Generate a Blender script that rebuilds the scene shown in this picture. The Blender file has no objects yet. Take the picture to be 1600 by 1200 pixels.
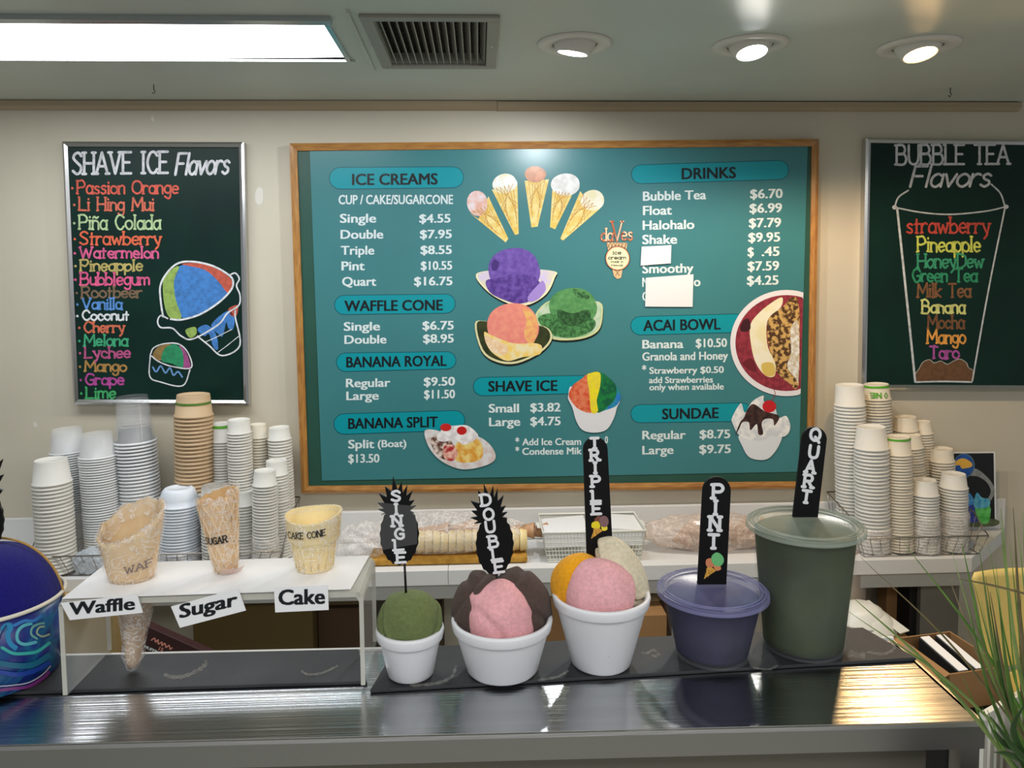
import bpy, bmesh, math, random
from mathutils import Vector, Matrix, noise
random.seed(7)
S = bpy.context.scene
COL = S.collection
R = math.radians
# ------------------------------------------------------------ camera
F, CX, CY, H = 1200.0, 800.0, 514.0, 1.55
PITCH, YAW, ROLL = R(4.0), R(2.4), R(0.45)
fwd = Vector((math.sin(YAW)*math.cos(PITCH), math.cos(YAW)*math.cos(PITCH), -math.sin(PITCH)))
right = fwd.cross(Vector((0, 0, 1))).normalized()
upv = right.cross(fwd).normalized()
rot = Matrix.Rotation(ROLL, 3, fwd)          # clockwise roll seen from behind the lens
right = rot @ right; upv = rot @ upv
cam_d = bpy.data.cameras.new('camera'); cam = bpy.data.objects.new('camera', cam_d); COL.objects.link(cam)
m3 = Matrix((right, upv, -fwd)).transposed()
cam.matrix_world = Matrix.Translation((0, 0, H)) @ m3.to_4x4()
cam_d.sensor_width = 36; cam_d.sensor_fit = 'HORIZONTAL'; cam_d.lens = 36*F/1600
cam_d.shift_x = 0; cam_d.shift_y = (CY-600)/1600
cam_d.clip_start = 0.02
S.camera = cam
CP = Vector((0, 0, H))
def ray(px, py): return fwd + right*((px-CX)/F) - upv*((py-CY)/F)
def atY(px, py, Y):
    d = ray(px, py); return CP + d*(Y/d.y)
def atZ(px, py, Z):
    d = ray(px, py); return CP + d*((Z-H)/d.z)
def ppm(p): return F/((Vector(p)-CP).dot(fwd))
def proj(p):
    d = Vector(p)-CP; k = d.dot(fwd)
    return CX+F*d.dot(right)/k, CY-F*d.dot(upv)/k
# ------------------------------------------------------------ world, exposure
S.view_settings.view_transform = 'Standard'; S.view_settings.look = 'None'
S.view_settings.exposure = 0.0; S.view_settings.gamma = 1.0
S.view_settings.use_curve_mapping = False
S.cycles.transparent_max_bounces = 20
W = bpy.data.worlds.new('world'); S.world = W; W.use_nodes = True
W.node_tree.nodes['Background'].inputs[0].default_value = (0.95, 0.97, 1.0, 1)
W.node_tree.nodes['Background'].inputs[1].default_value = 0.3
def area(name, loc, size, sizey, power, col, rx=0):
    l = bpy.data.lights.new(name, 'AREA'); l.shape = 'RECTANGLE'; l.size = size; l.size_y = sizey
    l.energy = power; l.color = col
    o = bpy.data.objects.new(name, l); o.location = loc; o.rotation_euler = (rx, 0, 0); COL.objects.link(o); return o
ZCEIL = atY(760, 159, 2.57).z
area('room_ceiling_light', (0.2, -0.15, ZCEIL-0.03), 2.6, 0.6, 23, (0.98, 0.98, 1.0))
area('room_ceiling_light', (0.2, -1.5, ZCEIL-0.03), 2.6, 0.6, 14, (0.98, 0.98, 1.0))
# ------------------------------------------------------------ helpers
def lin(c):
    r = []
    for v in c[:3]:
        v /= 255.0
        r.append(v/12.92 if v <= 0.04045 else ((v+0.055)/1.055)**2.4)
    return (r[0], r[1], r[2], 1.0)
MATS = {}
def mat(name, col, rough=0.6, metal=0.0, spec=0.5, col2=None, nscale=20, bump=0.0, bscale=200, alpha=None,
        sss=0.0, aniso=0.0, emit=0.0, stretch=None, coat=0.0, contrast=(0.35, 0.65), sheen=0.0, wave=None, trans=0.0, croug=0.1, bdetail=5):
    if name in MATS: return MATS[name]
    m = bpy.data.materials.new(name); m.use_nodes = True
    nt = m.node_tree; b = nt.nodes['Principled BSDF']; N = nt.nodes.new; L = nt.links.new
    b.inputs['Base Color'].default_value = lin(col)
    b.inputs['Roughness'].default_value = rough; b.inputs['Metallic'].default_value = metal
    b.inputs['Specular IOR Level'].default_value = spec
    tc = N('ShaderNodeTexCoord'); mp = N('ShaderNodeMapping'); L(tc.outputs['Object'], mp.inputs[0])
    if stretch: mp.inputs['Scale'].default_value = stretch
    if col2:
        if wave:
            n = N('ShaderNodeTexWave'); n.inputs['Scale'].default_value = nscale; n.inputs['Distortion'].default_value = wave
            n.inputs['Detail'].default_value = 3; fac = n.outputs['Fac']
        else:
            n = N('ShaderNodeTexNoise'); n.inputs['Scale'].default_value = nscale; n.inputs['Detail'].default_value = 6; fac = n.outputs['Fac']
        L(mp.outputs[0], n.inputs['Vector'])
        cr = N('ShaderNodeValToRGB'); cr.color_ramp.elements[0].position = contrast[0]; cr.color_ramp.elements[1].position = contrast[1]
        cr.color_ramp.elements[0].color = lin(col); cr.color_ramp.elements[1].color = lin(col2)
        L(fac, cr.inputs[0]); L(cr.outputs[0], b.inputs['Base Color'])
    if bump:
        n2 = N('ShaderNodeTexNoise'); n2.inputs['Scale'].default_value = bscale; n2.inputs['Detail'].default_value = bdetail
        L(mp.outputs[0], n2.inputs['Vector'])
        bp = N('ShaderNodeBump'); bp.inputs['Strength'].default_value = bump; bp.inputs['Distance'].default_value = 0.002
        L(n2.outputs['Fac'], bp.inputs['Height']); L(bp.outputs[0], b.inputs['Normal'])
    if sss: b.inputs['Subsurface Weight'].default_value = sss; b.inputs['Subsurface Radius'].default_value = (.01, .01, .01); b.inputs['Subsurface Scale'].default_value = 1
    if aniso: b.inputs['Anisotropic'].default_value = aniso
    if coat: b.inputs['Coat Weight'].default_value = coat; b.inputs['Coat Roughness'].default_value = croug
    if sheen: b.inputs['Sheen Weight'].default_value = sheen; b.inputs['Sheen Roughness'].default_value = 0.5
    if alpha is not None: b.inputs['Alpha'].default_value = alpha
    if emit:
        b.inputs['Emission Color'].default_value = lin(col); b.inputs['Emission Strength'].default_value = emit
    MATS[name] = m; return m
def wrapmat(name, col, lo, hi, scale, bump=1.0, rough=.1):
    """thin film: clear with whitish creases"""
    m = mat(name, col, rough, bump=bump, bscale=scale*1.3); nt = m.node_tree; N = nt.nodes.new; L = nt.links.new; b = nt.nodes['Principled BSDF']
    tc = N('ShaderNodeTexCoord'); n = N('ShaderNodeTexNoise'); n.inputs['Scale'].default_value = scale; n.inputs['Detail'].default_value = 4; n.inputs['Distortion'].default_value = 1.6
    L(tc.outputs['Object'], n.inputs['Vector'])
    r = N('ShaderNodeValToRGB'); e = r.color_ramp.elements; e[0].position = .44; e[0].color = (lo, lo, lo, 1); e[1].position = .56; e[1].color = (lo, lo, lo, 1)
    x = e.new(.5); x.color = (hi, hi, hi, 1); L(n.outputs['Fac'], r.inputs[0]); L(r.outputs[0], b.inputs['Alpha']); return m
class MB:
    def __init__(s): s.v = []; s.f = []; s.sm = []
    def add(s, vs, fs, smooth=False):
        o = len(s.v); s.v += [Vector(v) for v in vs]
        s.f += [tuple(i+o for i in f) for f in fs]; s.sm += [smooth]*len(fs); return s
    def box(s, c, d, rz=0, m=None):
        c = Vector(c); h = Vector(d)/2; vs = []
        M = m if m else Matrix.Rotation(rz, 3, 'Z')
        for x in (-1, 1):
            for y in (-1, 1):
                for z in (-1, 1): vs.append(c + M @ Vector((x*h.x, y*h.y, z*h.z)))
        return s.add(vs, [(0,1,3,2),(4,6,7,5),(0,4,5,1),(2,3,7,6),(0,2,6,4),(1,5,7,3)])
    def hexa(s, b, t):   # two quads (4 pts each), bottom and top
        return s.add(list(b)+list(t), [(3,2,1,0),(4,5,6,7),(0,1,5,4),(1,2,6,5),(2,3,7,6),(3,0,4,7)])
    def poly(s, pts): return s.add(pts, [tuple(range(len(pts)))])
    def prism(s, pts, off):
        off = Vector(off); n = len(pts); a = [Vector(p) for p in pts]
        fs = [tuple(range(n)), tuple(range(2*n-1, n-1, -1))]
        fs += [(i, n+i, n+(i+1) % n, (i+1) % n) for i in range(n)]
        return s.add(a+[p+off for p in a], fs)
    def tube(s, path, r, n=6, closed=False, rf=None, smooth=True, cap=True):
        P = [Vector(p) for p in path]; k = len(P); vs = []; fs = []
        up = Vector((0.13, 0.21, 0.97))
        for i, p in enumerate(P):
            if closed: t = P[(i+1) % k]-P[i-1]
            else: t = P[min(i+1, k-1)]-P[max(i-1, 0)]
            t.normalize(); a = t.cross(up)
            if a.length < .05: a = t.cross(Vector((1, 0, 0)))
            a.normalize(); b = t.cross(a)
            rr = rf(i/(k-1)) if rf else r
            for j in range(n):
                q = 2*math.pi*j/n; vs.append(p + (a*math.cos(q)+b*math.sin(q))*rr)
        for i in range(k if closed else k-1):
            for j in range(n):
                i2 = (i+1) % k; j2 = (j+1) % n
                fs.append((i*n+j, i2*n+j, i2*n+j2, i*n+j2))
        if not closed and cap: fs += [tuple(range(n)), tuple(range(k*n-1, k*n-n-1, -1))]
        return s.add(vs, fs, smooth)
    def lathe(s, prof, o=(0, 0, 0), seg=32, M=None, fn=None, smooth=True):
        o = Vector(o); vs = []; fs = []; k = len(prof)
        for r, z in prof:
            for j in range(seg):
                a = 2*math.pi*j/seg; v = Vector((max(r, 1e-5)*math.cos(a), max(r, 1e-5)*math.sin(a), z))
                if fn: v = fn(v, a)
                if M: v = M @ v
                vs.append(o+v)
        for i in range(k-1):
            for j in range(seg):
                j2 = (j+1) % seg; fs.append((i*seg+j, i*seg+j2, (i+1)*seg+j2, (i+1)*seg+j))
        return s.add(vs, fs, smooth)
    def grid(s, fn, nu, nv, smooth=True):
        vs = [fn(i/(nu-1), j/(nv-1)) for j in range(nv) for i in range(nu)]
        fs = [(j*nu+i, j*nu+i+1, (j+1)*nu+i+1, (j+1)*nu+i) for j in range(nv-1) for i in range(nu-1)]
        return s.add(vs, fs, smooth)
    def ball(s, c, rad, fn=None, sub=4):
        bm = bmesh.new(); bmesh.ops.create_icosphere(bm, subdivisions=sub, radius=1)
        vs = []
        for v in bm.verts:
            d = v.co.copy(); k = 1+(fn(d) if fn else 0)
            vs.append(Vector(c)+Vector((d.x*rad[0]*k, d.y*rad[1]*k, d.z*rad[2]*k)))
        fs = [tuple(v.index for v in f.verts) for f in bm.faces]; bm.free()
        return s.add(vs, fs, True)
    def bounds(s):
        xs = [v.x for v in s.v]; ys = [v.y for v in s.v]; zs = [v.z for v in s.v]
        return min(xs), max(xs), min(ys), max(ys), min(zs), max(zs)
def top_of(o):
    while o.parent: o = o.parent
    return o
def obj(name, mb, m, parent=None, local=False, bevel=0, sub=0, weld=False, recalc=True, kind=None):
    me = bpy.data.meshes.new(name)
    if parent is None and not local:
        b = mb.bounds(); L = Vector(((b[0]+b[1])/2, (b[2]+b[3])/2, b[4]))
    elif parent is not None and not local: L = Vector(top_of(parent).get('_loc', (0, 0, 0)))
    else: L = Vector((0, 0, 0))
    me.from_pydata([v-L for v in mb.v], [], mb.f)
    me.polygons.foreach_set('use_smooth', mb.sm)
    if recalc or bevel or weld:
        bm = bmesh.new(); bm.from_mesh(me)
        if weld: bmesh.ops.remove_doubles(bm, verts=bm.verts, dist=1e-6)
        if recalc: bmesh.ops.recalc_face_normals(bm, faces=bm.faces)
        bm.to_mesh(me); bm.free()
    if m: me.materials.append(m)
    o = bpy.data.objects.new(name, me); COL.objects.link(o)
    if parent: o.parent = parent
    elif not local: o.location = L; o['_loc'] = L[:]
    if bevel:
        md = o.modifiers.new('bevel', 'BEVEL'); md.width = bevel; md.segments = 2; md.limit_method = 'ANGLE'
    if sub:
        md = o.modifiers.new('sub', 'SUBSURF'); md.levels = sub; md.render_levels = sub
    if kind: o['kind'] = kind
    return o
def tag(o, label, cat, group=None, kind=None):
    if label: o['label'] = label
    if cat: o['category'] = cat
    if group: o['group'] = group
    if kind: o['kind'] = kind
    return o
def thing(name, label, cat, loc, group=None):
    o = bpy.data.objects.new(name, None); COL.objects.link(o); o.location = loc; o['_loc'] = Vector(loc)[:]
    o.empty_display_size = 0.02
    return tag(o, label, cat, group)
def struct(name, mb, m, **k):
    o = obj(name, mb, m, **k); o['kind'] = 'structure'; return o
def cr(pts, closed=False, n=5):      # catmull-rom smoothing, any dimension
    P = [Vector(p) for p in pts]; k = len(P); out = []
    if k < 3 and not closed: return P
    rng = k if closed else k-1
    for i in range(rng):
        p1 = P[i]; p2 = P[(i+1) % k]
        p0 = P[i-1] if (closed or i > 0) else p1*2-p2
        p3 = P[(i+2) % k] if (closed or i+2 < k) else p2*2-p1
        for j in range(n):
            t = j/n
            out.append(0.5*((2*p1)+(p2-p0)*t+(2*p0-5*p1+4*p2-p3)*t*t+(3*p1-p0-3*p2+p3)*t*t*t))
    if not closed: out.append(P[-1])
    return out
# ------------------------------------------------------------ lettering
_bf = {}
def bfont(s, bold):
    k = (s, bold)
    if k in _bf: return _bf[k]
    cu = bpy.data.curves.new('t', 'FONT'); cu.body = s; cu.size = 1; cu.offset = bold; cu.resolution_u = 3; cu.fill_mode = 'FRONT'
    o = bpy.data.objects.new('t', cu); COL.objects.link(o)
    bpy.context.view_layer.update()
    me = bpy.data.meshes.new_from_object(o.evaluated_get(bpy.context.evaluated_depsgraph_get()))
    vs = [(v.co.x, v.co.y) for v in me.vertices]; fs = [tuple(p.vertices) for p in me.polygons]
    bpy.data.objects.remove(o); bpy.data.curves.remove(cu); bpy.data.meshes.remove(me)
    _bf[k] = (vs, fs); return _bf[k]
_cap = {}
_tick = [0]
def nudge(vs):      # each brush stroke lies a few microns above the last one
    _tick[0] = (_tick[0]+1) % 60; d = Vector((0, -4e-6*_tick[0], 0)); return [Vector(v)+d for v in vs]
def print_text(mb, fn, s, x0, x1, y0, cap, y1=None, bold=0.028):
    """printed text: fn maps picture-plane (x, y down) to 3D; x0..x1 extent, y0/y1 baseline, cap height"""
    vs, fs = bfont(s, 0)
    if 0 not in _cap:
        hv = bfont('H', 0)[0]; _cap[0] = (min(v[1] for v in hv), max(v[1] for v in hv))
    c0, c1 = _cap[0]; e = bold*1.25; f = bold*.5
    a = min(v[0] for v in vs)-e; b = max(v[0] for v in vs)+e; y1 = y0 if y1 is None else y1
    for dx, dy in ((-e, -f), (e, f), (-e, f), (e, -f), (0, 0)):      # heavier weight: overlaid, a few microns apart
        out = []
        for x, y in vs:
            t = (x+dx-a)/(b-a) if b > a else 0
            out.append(fn(x0+(x1-x0)*t, y0+(y1-y0)*t-(y+dy-c0)/(c1-c0)*cap))
        mb.add(nudge(out), fs)
G = {  # brush glyphs: width | strokes (l straight, s smooth); cap 10, x-height 6
'A':'7|l 0,0 3.5,10 7,0|l 1.3,3.5 5.7,3.5','B':'6|l 0,0 0,10|s 0,10 3.8,10 5.2,7.7 3.8,5.4 0,5.4|s 0,5.4 4.4,5.4 6,2.7 4.4,0 0,0',
'C':'6|s 6,8.2 4.2,10 1.6,9.2 0,5 1.6,.8 4.2,0 6,1.8','D':'6|l 0,0 0,10|s 0,10 3.5,9.9 6,7.5 6,2.5 3.5,.1 0,0','E':'5|l 0,0 0,10|l 0,10 5,10|l 0,5.2 4,5.2|l 0,0 5,0',
'F':'5|l 0,0 0,10|l 0,10 5,10|l 0,5.2 4,5.2','G':'6|s 6,8.2 4.2,10 1.6,9.2 0,5 1.6,.8 4.2,0 6,1.4|l 6,1.4 6,4.6 3.6,4.6','H':'6|l 0,0 0,10|l 6,0 6,10|l 0,5 6,5',
'I':'2|l 1,0 1,10','K':'6|l 0,0 0,10|l 5.6,10 0,4.6 6,0','L':'5|l 0,10 0,0|l 0,0 5,0','M':'8|l 0,0 .5,10 4,3 7.5,10 8,0','N':'6|l 0,0 0,10|l 0,10 6,0|l 6,0 6,10',
'O':'6.4|c 3.2,10 6.4,7.5 6.4,2.5 3.2,0 0,2.5 0,7.5','P':'5.6|l 0,0 0,10|s 0,10 4,10 5.6,7.4 4,4.8 0,4.8','Q':'6.4|c 3.2,10 6.4,7.5 6.4,2.5 3.2,0 0,2.5 0,7.5|l 3.4,3 6.8,-1.2',
'R':'6|l 0,0 0,10|s 0,10 4,10 5.4,7.6 4,5 0,5|l 2.6,5 6,0','S':'5.4|s 5.2,8.4 3.6,10 1.2,9.4 .4,7.4 2.6,5.4 5,3.4 4.6,1 2.4,0 0,1.5','T':'6|l 0,10 6,10|l 3,10 3,0',
'U':'6|s 0,10 0,4 .8,1 3,0 5.2,1 6,4 6,10','V':'6.4|l 0,10 3.2,0 6.4,10','W':'9|l 0,10 2.3,0 4.5,8 6.7,0 9,10',
'a':'4.4|s 4.2,5 2.2,6.2 .2,4.6 .2,1.4 2.2,-.1 4.2,1.4|l 4.4,6 4.4,0','b':'4.4|l 0,10 0,0|s 0,4.4 2.2,6.1 4.4,4.4 4.4,1.4 2.2,-.1 0,1.4','c':'4|s 4,4.8 2.2,6.1 .2,4.6 .2,1.4 2.2,0 4,1.2',
'd':'4.4|l 4.4,10 4.4,0|s 4.4,4.4 2.2,6.1 0,4.4 0,1.4 2.2,-.1 4.4,1.4','e':'4.2|s .2,3.2 4.2,3.4 3.8,5.4 2.2,6.2 .4,5 .1,2 1.8,0 4,1','f':'3|s 3.4,9.4 2,10 1,8.6 1,5|l 1,6 1,0|l 0,5.8 2.8,5.8',
'g':'4.4|s 4.2,5 2.2,6.1 .2,4.6 .2,1.6 2.2,.3 4.2,1.6|s 4.4,6 4.4,-1 3.2,-3.4 1,-3.2 .2,-2.2','h':'4.2|l 0,10 0,0|s 0,4 1,5.8 2.6,6 4,5 4.2,3 4.2,0','i':'1|l .5,6 .5,0|l .5,8.4 .5,8.8',
'k':'4.2|l 0,10 0,0|l 4,6 .2,2.8 4.2,0','l':'1|l .5,10 .5,0','m':'7|l 0,6 0,0|s 0,4 1,5.8 2.4,6 3.4,4.6 3.5,0|s 3.5,4 4.5,5.8 5.9,6 6.9,4.6 7,0','n':'4.2|l 0,6 0,0|s 0,4 1,5.8 2.6,6 4,5 4.2,3 4.2,0',
'\u00f1':'4.2|l 0,6 0,0|s 0,4 1,5.8 2.6,6 4,5 4.2,3 4.2,0|s .3,7.8 1.4,8.8 2.8,8 4,8.9','o':'4.4|c 2.2,6.1 4.4,4.4 4.4,1.6 2.2,-.1 0,1.6 0,4.4','p':'4.4|l 0,6 0,-3.6|s 0,4.4 2.2,6.1 4.4,4.4 4.4,1.4 2.2,-.1 0,1.4',
'r':'3.2|l 0,6 0,0|s 0,3.6 .9,5.4 2.2,6.1 3.4,5.6','s':'3.6|s 3.4,5.2 1.9,6.1 .4,5 1.2,3.5 3,2.6 3.3,1 1.7,-.1 0,.8','t':'3|l 1.2,9 1.2,0|l 0,6 2.8,6','u':'4.2|s 0,6 0,2 .8,.3 2.4,0 4.2,1.8|l 4.2,6 4.2,0',
'v':'4.4|l 0,6 2.2,0 4.4,6','w':'6.4|l 0,6 1.6,0 3.2,5 4.8,0 6.4,6','y':'4.4|l 0,6 2.3,.6|l 4.4,6 2.6,-1.6 1,-3.6','\u2022':'1.6|l .6,4.2 1,4.2',' ':'3.5|'}
def brush_lines(s, gap, serif):
    out = []; x = 0
    for ch in s:
        parts = G[ch].split('|'); w = float(parts[0])
        for st in parts[1:]:
            if not st: continue
            k, *pp = st.split(' '); pts = [tuple(float(a) for a in p.split(',')) for p in pp]
            if k == 's': q = [(v.x, v.y) for v in cr([Vector(p) for p in pts], n=4)]
            elif k == 'c': q = [(v.x, v.y) for v in cr([Vector(p) for p in pts], True, n=4)]; q.append(q[0])
            else: q = pts
            out.append([(x+a, b) for a, b in q])
            if serif and k == 'l' and ch.isalpha():
                for (a, b), (c, d) in ((pts[0], pts[1]), (pts[-1], pts[-2])):
                    if abs(b-d) > 3 and (abs(b) < .1 or abs(b-10) < .1 or abs(b-6) < .1 and ch.islower()):
                        if ch in 'ELFBDPR' and abs(b-10) < .1 or ch in 'ELBD' and abs(b) < .1: out.append([(x+a-serif, b), (x+a, b)])
                        else: out.append([(x+a-serif, b), (x+a+serif, b)])
        x += w+gap
    return out, x-gap
def brush_text(mb, fn, s, x0, x1, y0, cap, wt, y1=None, gap=1.7, serif=0, slant=0, jit=0, rnd=0):
    """hand-lettering: wt = stroke width in the same units as x0.. ; fn as above"""
    lines, w = brush_lines(s, gap, serif); y1 = y0 if y1 is None else y1
    def T(x, y):
        t = (x+slant*y)/w
        j = jit*noise.noise(Vector((x*.45+rnd, y*.1, rnd)))
        return Vector((x0+(x1-x0)*t, y0+(y1-y0)*t-y/10*cap+j))
    for ln in lines:
        P = [T(*p) for p in ln]
        for a, b in zip(P[:-1], P[1:]):
            d = b-a
            if d.length < 1e-6: continue
            n = Vector((-d.y, d.x)).normalized()*wt/2
            mb.add(nudge([fn(*(a+n)), fn(*(b+n)), fn(*(b-n)), fn(*(a-n))]), [(0, 1, 2, 3)])
        for p in P:
            mb.add(nudge([fn(p.x+wt/2*math.cos(q*math.pi/4), p.y+wt/2*math.sin(q*math.pi/4)) for q in range(8)]), [tuple(range(8))])
def strokes(mb, fn, pts, wt, closed=False, smooth=True, n=5):
    P = cr([Vector(p) for p in pts], closed, n) if smooth else [Vector(p) for p in pts]
    if closed: P.append(P[0])
    for a, b in zip(P[:-1], P[1:]):
        d = b-a
        if d.length < 1e-6: continue
        n_ = Vector((-d.y, d.x)).normalized()*wt/2
        mb.add(nudge([fn(*(a+n_)), fn(*(b+n_)), fn(*(b-n_)), fn(*(a-n_))]), [(0, 1, 2, 3)])
        mb.add(nudge([fn(a.x+wt/2*math.cos(q*math.pi/4), a.y+wt/2*math.sin(q*math.pi/4)) for q in range(8)]), [tuple(range(8))])
def patch(mb, fn, pts, smooth=True, n=4):
    P = cr([Vector(p) for p in pts], True, n) if smooth else [Vector(p) for p in pts]
    mb.poly([fn(p.x, p.y) for p in P])
def ell(cx, cy, rx, ry, n=20, a0=0, rough=0, seed=0):
    return [(cx+rx*math.cos(a0+2*math.pi*i/n)*(1+rough*math.sin(i*7.3+seed)), cy+ry*math.sin(a0+2*math.pi*i/n)*(1+rough*math.sin(i*7.3+seed))) for i in range(n)]
# ------------------------------------------------------------ materials
M_wall = mat('wall_paint', (212, 204, 184), .45, col2=(206, 198, 178), nscale=3, bump=.08, bscale=60)
M_ceil = mat('ceiling_paint', (208, 215, 206), .42, spec=.4, col2=(200, 206, 196), nscale=2, bump=.05, bscale=30)
M_trim = mat('trim_beige', (176, 158, 130), .5)
M_floor = mat('floor_vinyl', (178, 180, 172), .5, col2=(160, 160, 150), nscale=8)
M_lam = mat('white_laminate', (226, 226, 224), .4, bump=.02, bscale=50)
M_lamg = mat('grey_laminate', (190, 190, 186), .45)
M_steel = mat('brushed_steel', (186, 187, 189), .19, metal=1, bump=.13, bdetail=1, bscale=14, stretch=(.12, 40, .1), col2=(196, 198, 200), nscale=1.2)
M_steel2 = mat('steel_front', (176, 174, 170), .34, metal=1, bump=.06, bscale=60, stretch=(.5, 10, 10))
M_alu = mat('aluminium', (205, 205, 205), .25, metal=1)
M_oak = mat('oak', (190, 136, 66), .38, col2=(160, 106, 48), nscale=9, stretch=(2, 14, 14), coat=.3)
M_oakv = mat('oak_upright', (190, 136, 66), .38, col2=(160, 106, 48), nscale=9, stretch=(14, 14, 2), coat=.3)
M_board = mat('chalkboard_green', (10, 46, 38), .4, spec=.25, col2=(7, 36, 31), nscale=4)
M_board2 = mat('chalkboard_teal', (34, 78, 66), .4, col2=(40, 86, 72), nscale=4)
M_poster = mat('poster_teal', (60, 124, 128), .3, col2=(66, 132, 136), nscale=2.2, spec=.5, contrast=(.3, .7))
M_pill = mat('banner_teal', (0, 150, 162), .3)
M_pilledge = mat('banner_edge', (14, 78, 92), .3)
M_ink = mat('ink_black', (10, 18, 24), .35)
M_white_ink = mat('ink_white', (222, 234, 234), .4)
M_paperw = mat('white_paper', (236, 236, 236), .7, bump=.05, bscale=30)
M_black = mat('black_acrylic', (9, 9, 10), .4, spec=.25)
M_blackpaint = mat('black_painted_wood', (12, 12, 13), .6, spec=.2, bump=.1, bscale=150)
M_letter = mat('brush_white', (226, 226, 228), .6, bump=.3, bscale=300)
M_cup = mat('paper_cup', (222, 220, 212), .6, spec=.3)
M_cupw = mat('paper_cup_cream', (222, 214, 196), .6, spec=.3)
M_foam = mat('foam_cup', (226, 227, 229), .4, bump=.06, bscale=500, sss=.15)
M_bowl = mat('foam_bowl', (228, 234, 242), .45, bump=.05, bscale=300)
M_brown = mat('kraft_cup', (198, 170, 134), .6)
M_green = mat('green_band', (92, 172, 44), .5)
M_dgreen = mat('dark_green_band', (82, 124, 40), .5)
M_milky = mat('milky_plastic', (250, 251, 250), .3, alpha=.2)
M_clear = mat('clear_plastic_cup', (250, 251, 252), .12, alpha=.05)
M_bag = wrapmat('clear_bag', (244, 238, 232), .26, .6, 26)
M_wrap = wrapmat('cling_wrap', (250, 247, 244), .10, .5, 75)
M_tape = mat('clear_tape', (225, 225, 225), .2, alpha=.07, spec=.3)
M_wire = mat('chrome_wire', (165, 160, 152), .3, metal=1)
M_mat = mat('rubber_mat', (30, 31, 33), .62, col2=(48, 49, 51), nscale=14, bump=.25, bscale=260, contrast=(.42, .8))
M_acr = mat('acrylic_edge', (214, 212, 200), .12, alpha=.62)
M_acr2 = mat('acrylic_sheet', (205, 210, 208), .06, alpha=.2)
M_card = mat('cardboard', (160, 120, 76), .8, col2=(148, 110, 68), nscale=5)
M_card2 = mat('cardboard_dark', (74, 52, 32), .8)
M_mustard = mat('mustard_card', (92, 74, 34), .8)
M_dred = mat('dark_red_card', (52, 16, 14), .5)
M_plw = mat('white_plastic', (238, 238, 228), .35)
M_yel = mat('yellow_plastic', (252, 224, 134), .4)
M_cone = mat('waffle_wafer', (230, 202, 158), .7, col2=(214, 180, 130), nscale=30, bump=.3, bscale=120)
M_cake = mat('cake_cone_wafer', (246, 226, 168), .7, col2=(238, 212, 150), nscale=25, bump=.15, bscale=120)
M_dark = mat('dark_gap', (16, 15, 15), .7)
# ------------------------------------------------------------ room shell
WY = 2.57
zt = ZCEIL
struct('wall_back', MB().box((0.2, WY+.05, 1.25), (7, .1, 2.7)), M_wall)
wall = bpy.data.objects['wall_back']
struct('floor', MB().box((0.2, .0, -.05), (7, 5.2, .1)), M_floor)
# ceiling with a hole for the light fixture and the vent
fx1 = atZ(541, 92, zt).x; fy0 = atZ(505, 31, zt).y; fy1 = atZ(543, 93, zt).y
va = atZ(557, 22, zt); vb = atZ(780, 22, zt); vc = atZ(776, 104, zt); vd = atZ(600, 103, zt)
vx0 = (va.x+vd.x)/2; vx1 = (vb.x+vc.x)/2; vy0 = (va.y+vb.y)/2; vy1 = (vc.y+vd.y)/2
FX0 = fx1-1.25
cm = MB()
def ceil_piece(x0, x1, y0, y1): cm.box(((x0+x1)/2, (y0+y1)/2, zt+.05), (x1-x0, y1-y0, .1))
vi = .028
ceil_piece(-3.3, 3.7, -2.6, min(fy0, vy0)); ceil_piece(-3.3, 3.7, max(fy1, vy1-vi), WY)
ya, yb = min(fy0, vy0), max(fy1, vy1-vi)
ceil_piece(-3.3, FX0, ya, yb); ceil_piece(fx1, vx0+vi, ya, yb); ceil_piece(vx1-vi, 3.7, ya, yb)
if fy0 > ya: ceil_piece(FX0, fx1, ya, fy0)
if fy1 < yb: ceil_piece(FX0, fx1, fy1, yb)
ceil_piece(vx0+vi, vx1-vi, ya, vy0+vi)
ceiling = struct('ceiling', cm, M_ceil)
# crown strip along the wall
x776 = atY(777, 165, WY-.02).x; xr = atY(1596, 165, WY-.02).x
zb_ = atY(760, 171, WY-.02).z
def strip(name, x0, x1, off):
    m = MB(); pr = [(WY, zt), (WY-.022, zt-.002), (WY-.022, zb_+.010), (WY-.012, zb_), (WY, zb_)]
    m.prism([Vector((x0, y, z-off)) for y, z in pr], (x1-x0, 0, 0)); struct(name, m, M_trim)
strip('trim_1', -3.3, x776-.0008, 0); strip('trim_2', x776+.0008, xr, .0015)
for i, (px, py, s_) in enumerate([(404, 306, 9), (238, 186, 3), (55, 664, 3.5)]):
    m = MB(); patch(m, lambda x, y: atY(x, y, WY-.0006), ell(px, py, s_*.8, s_*1.3, 9, 0, .25, i)); obj('paint_patch', m, mat('patch_paint', (226, 222, 210), .6), wall)
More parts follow.
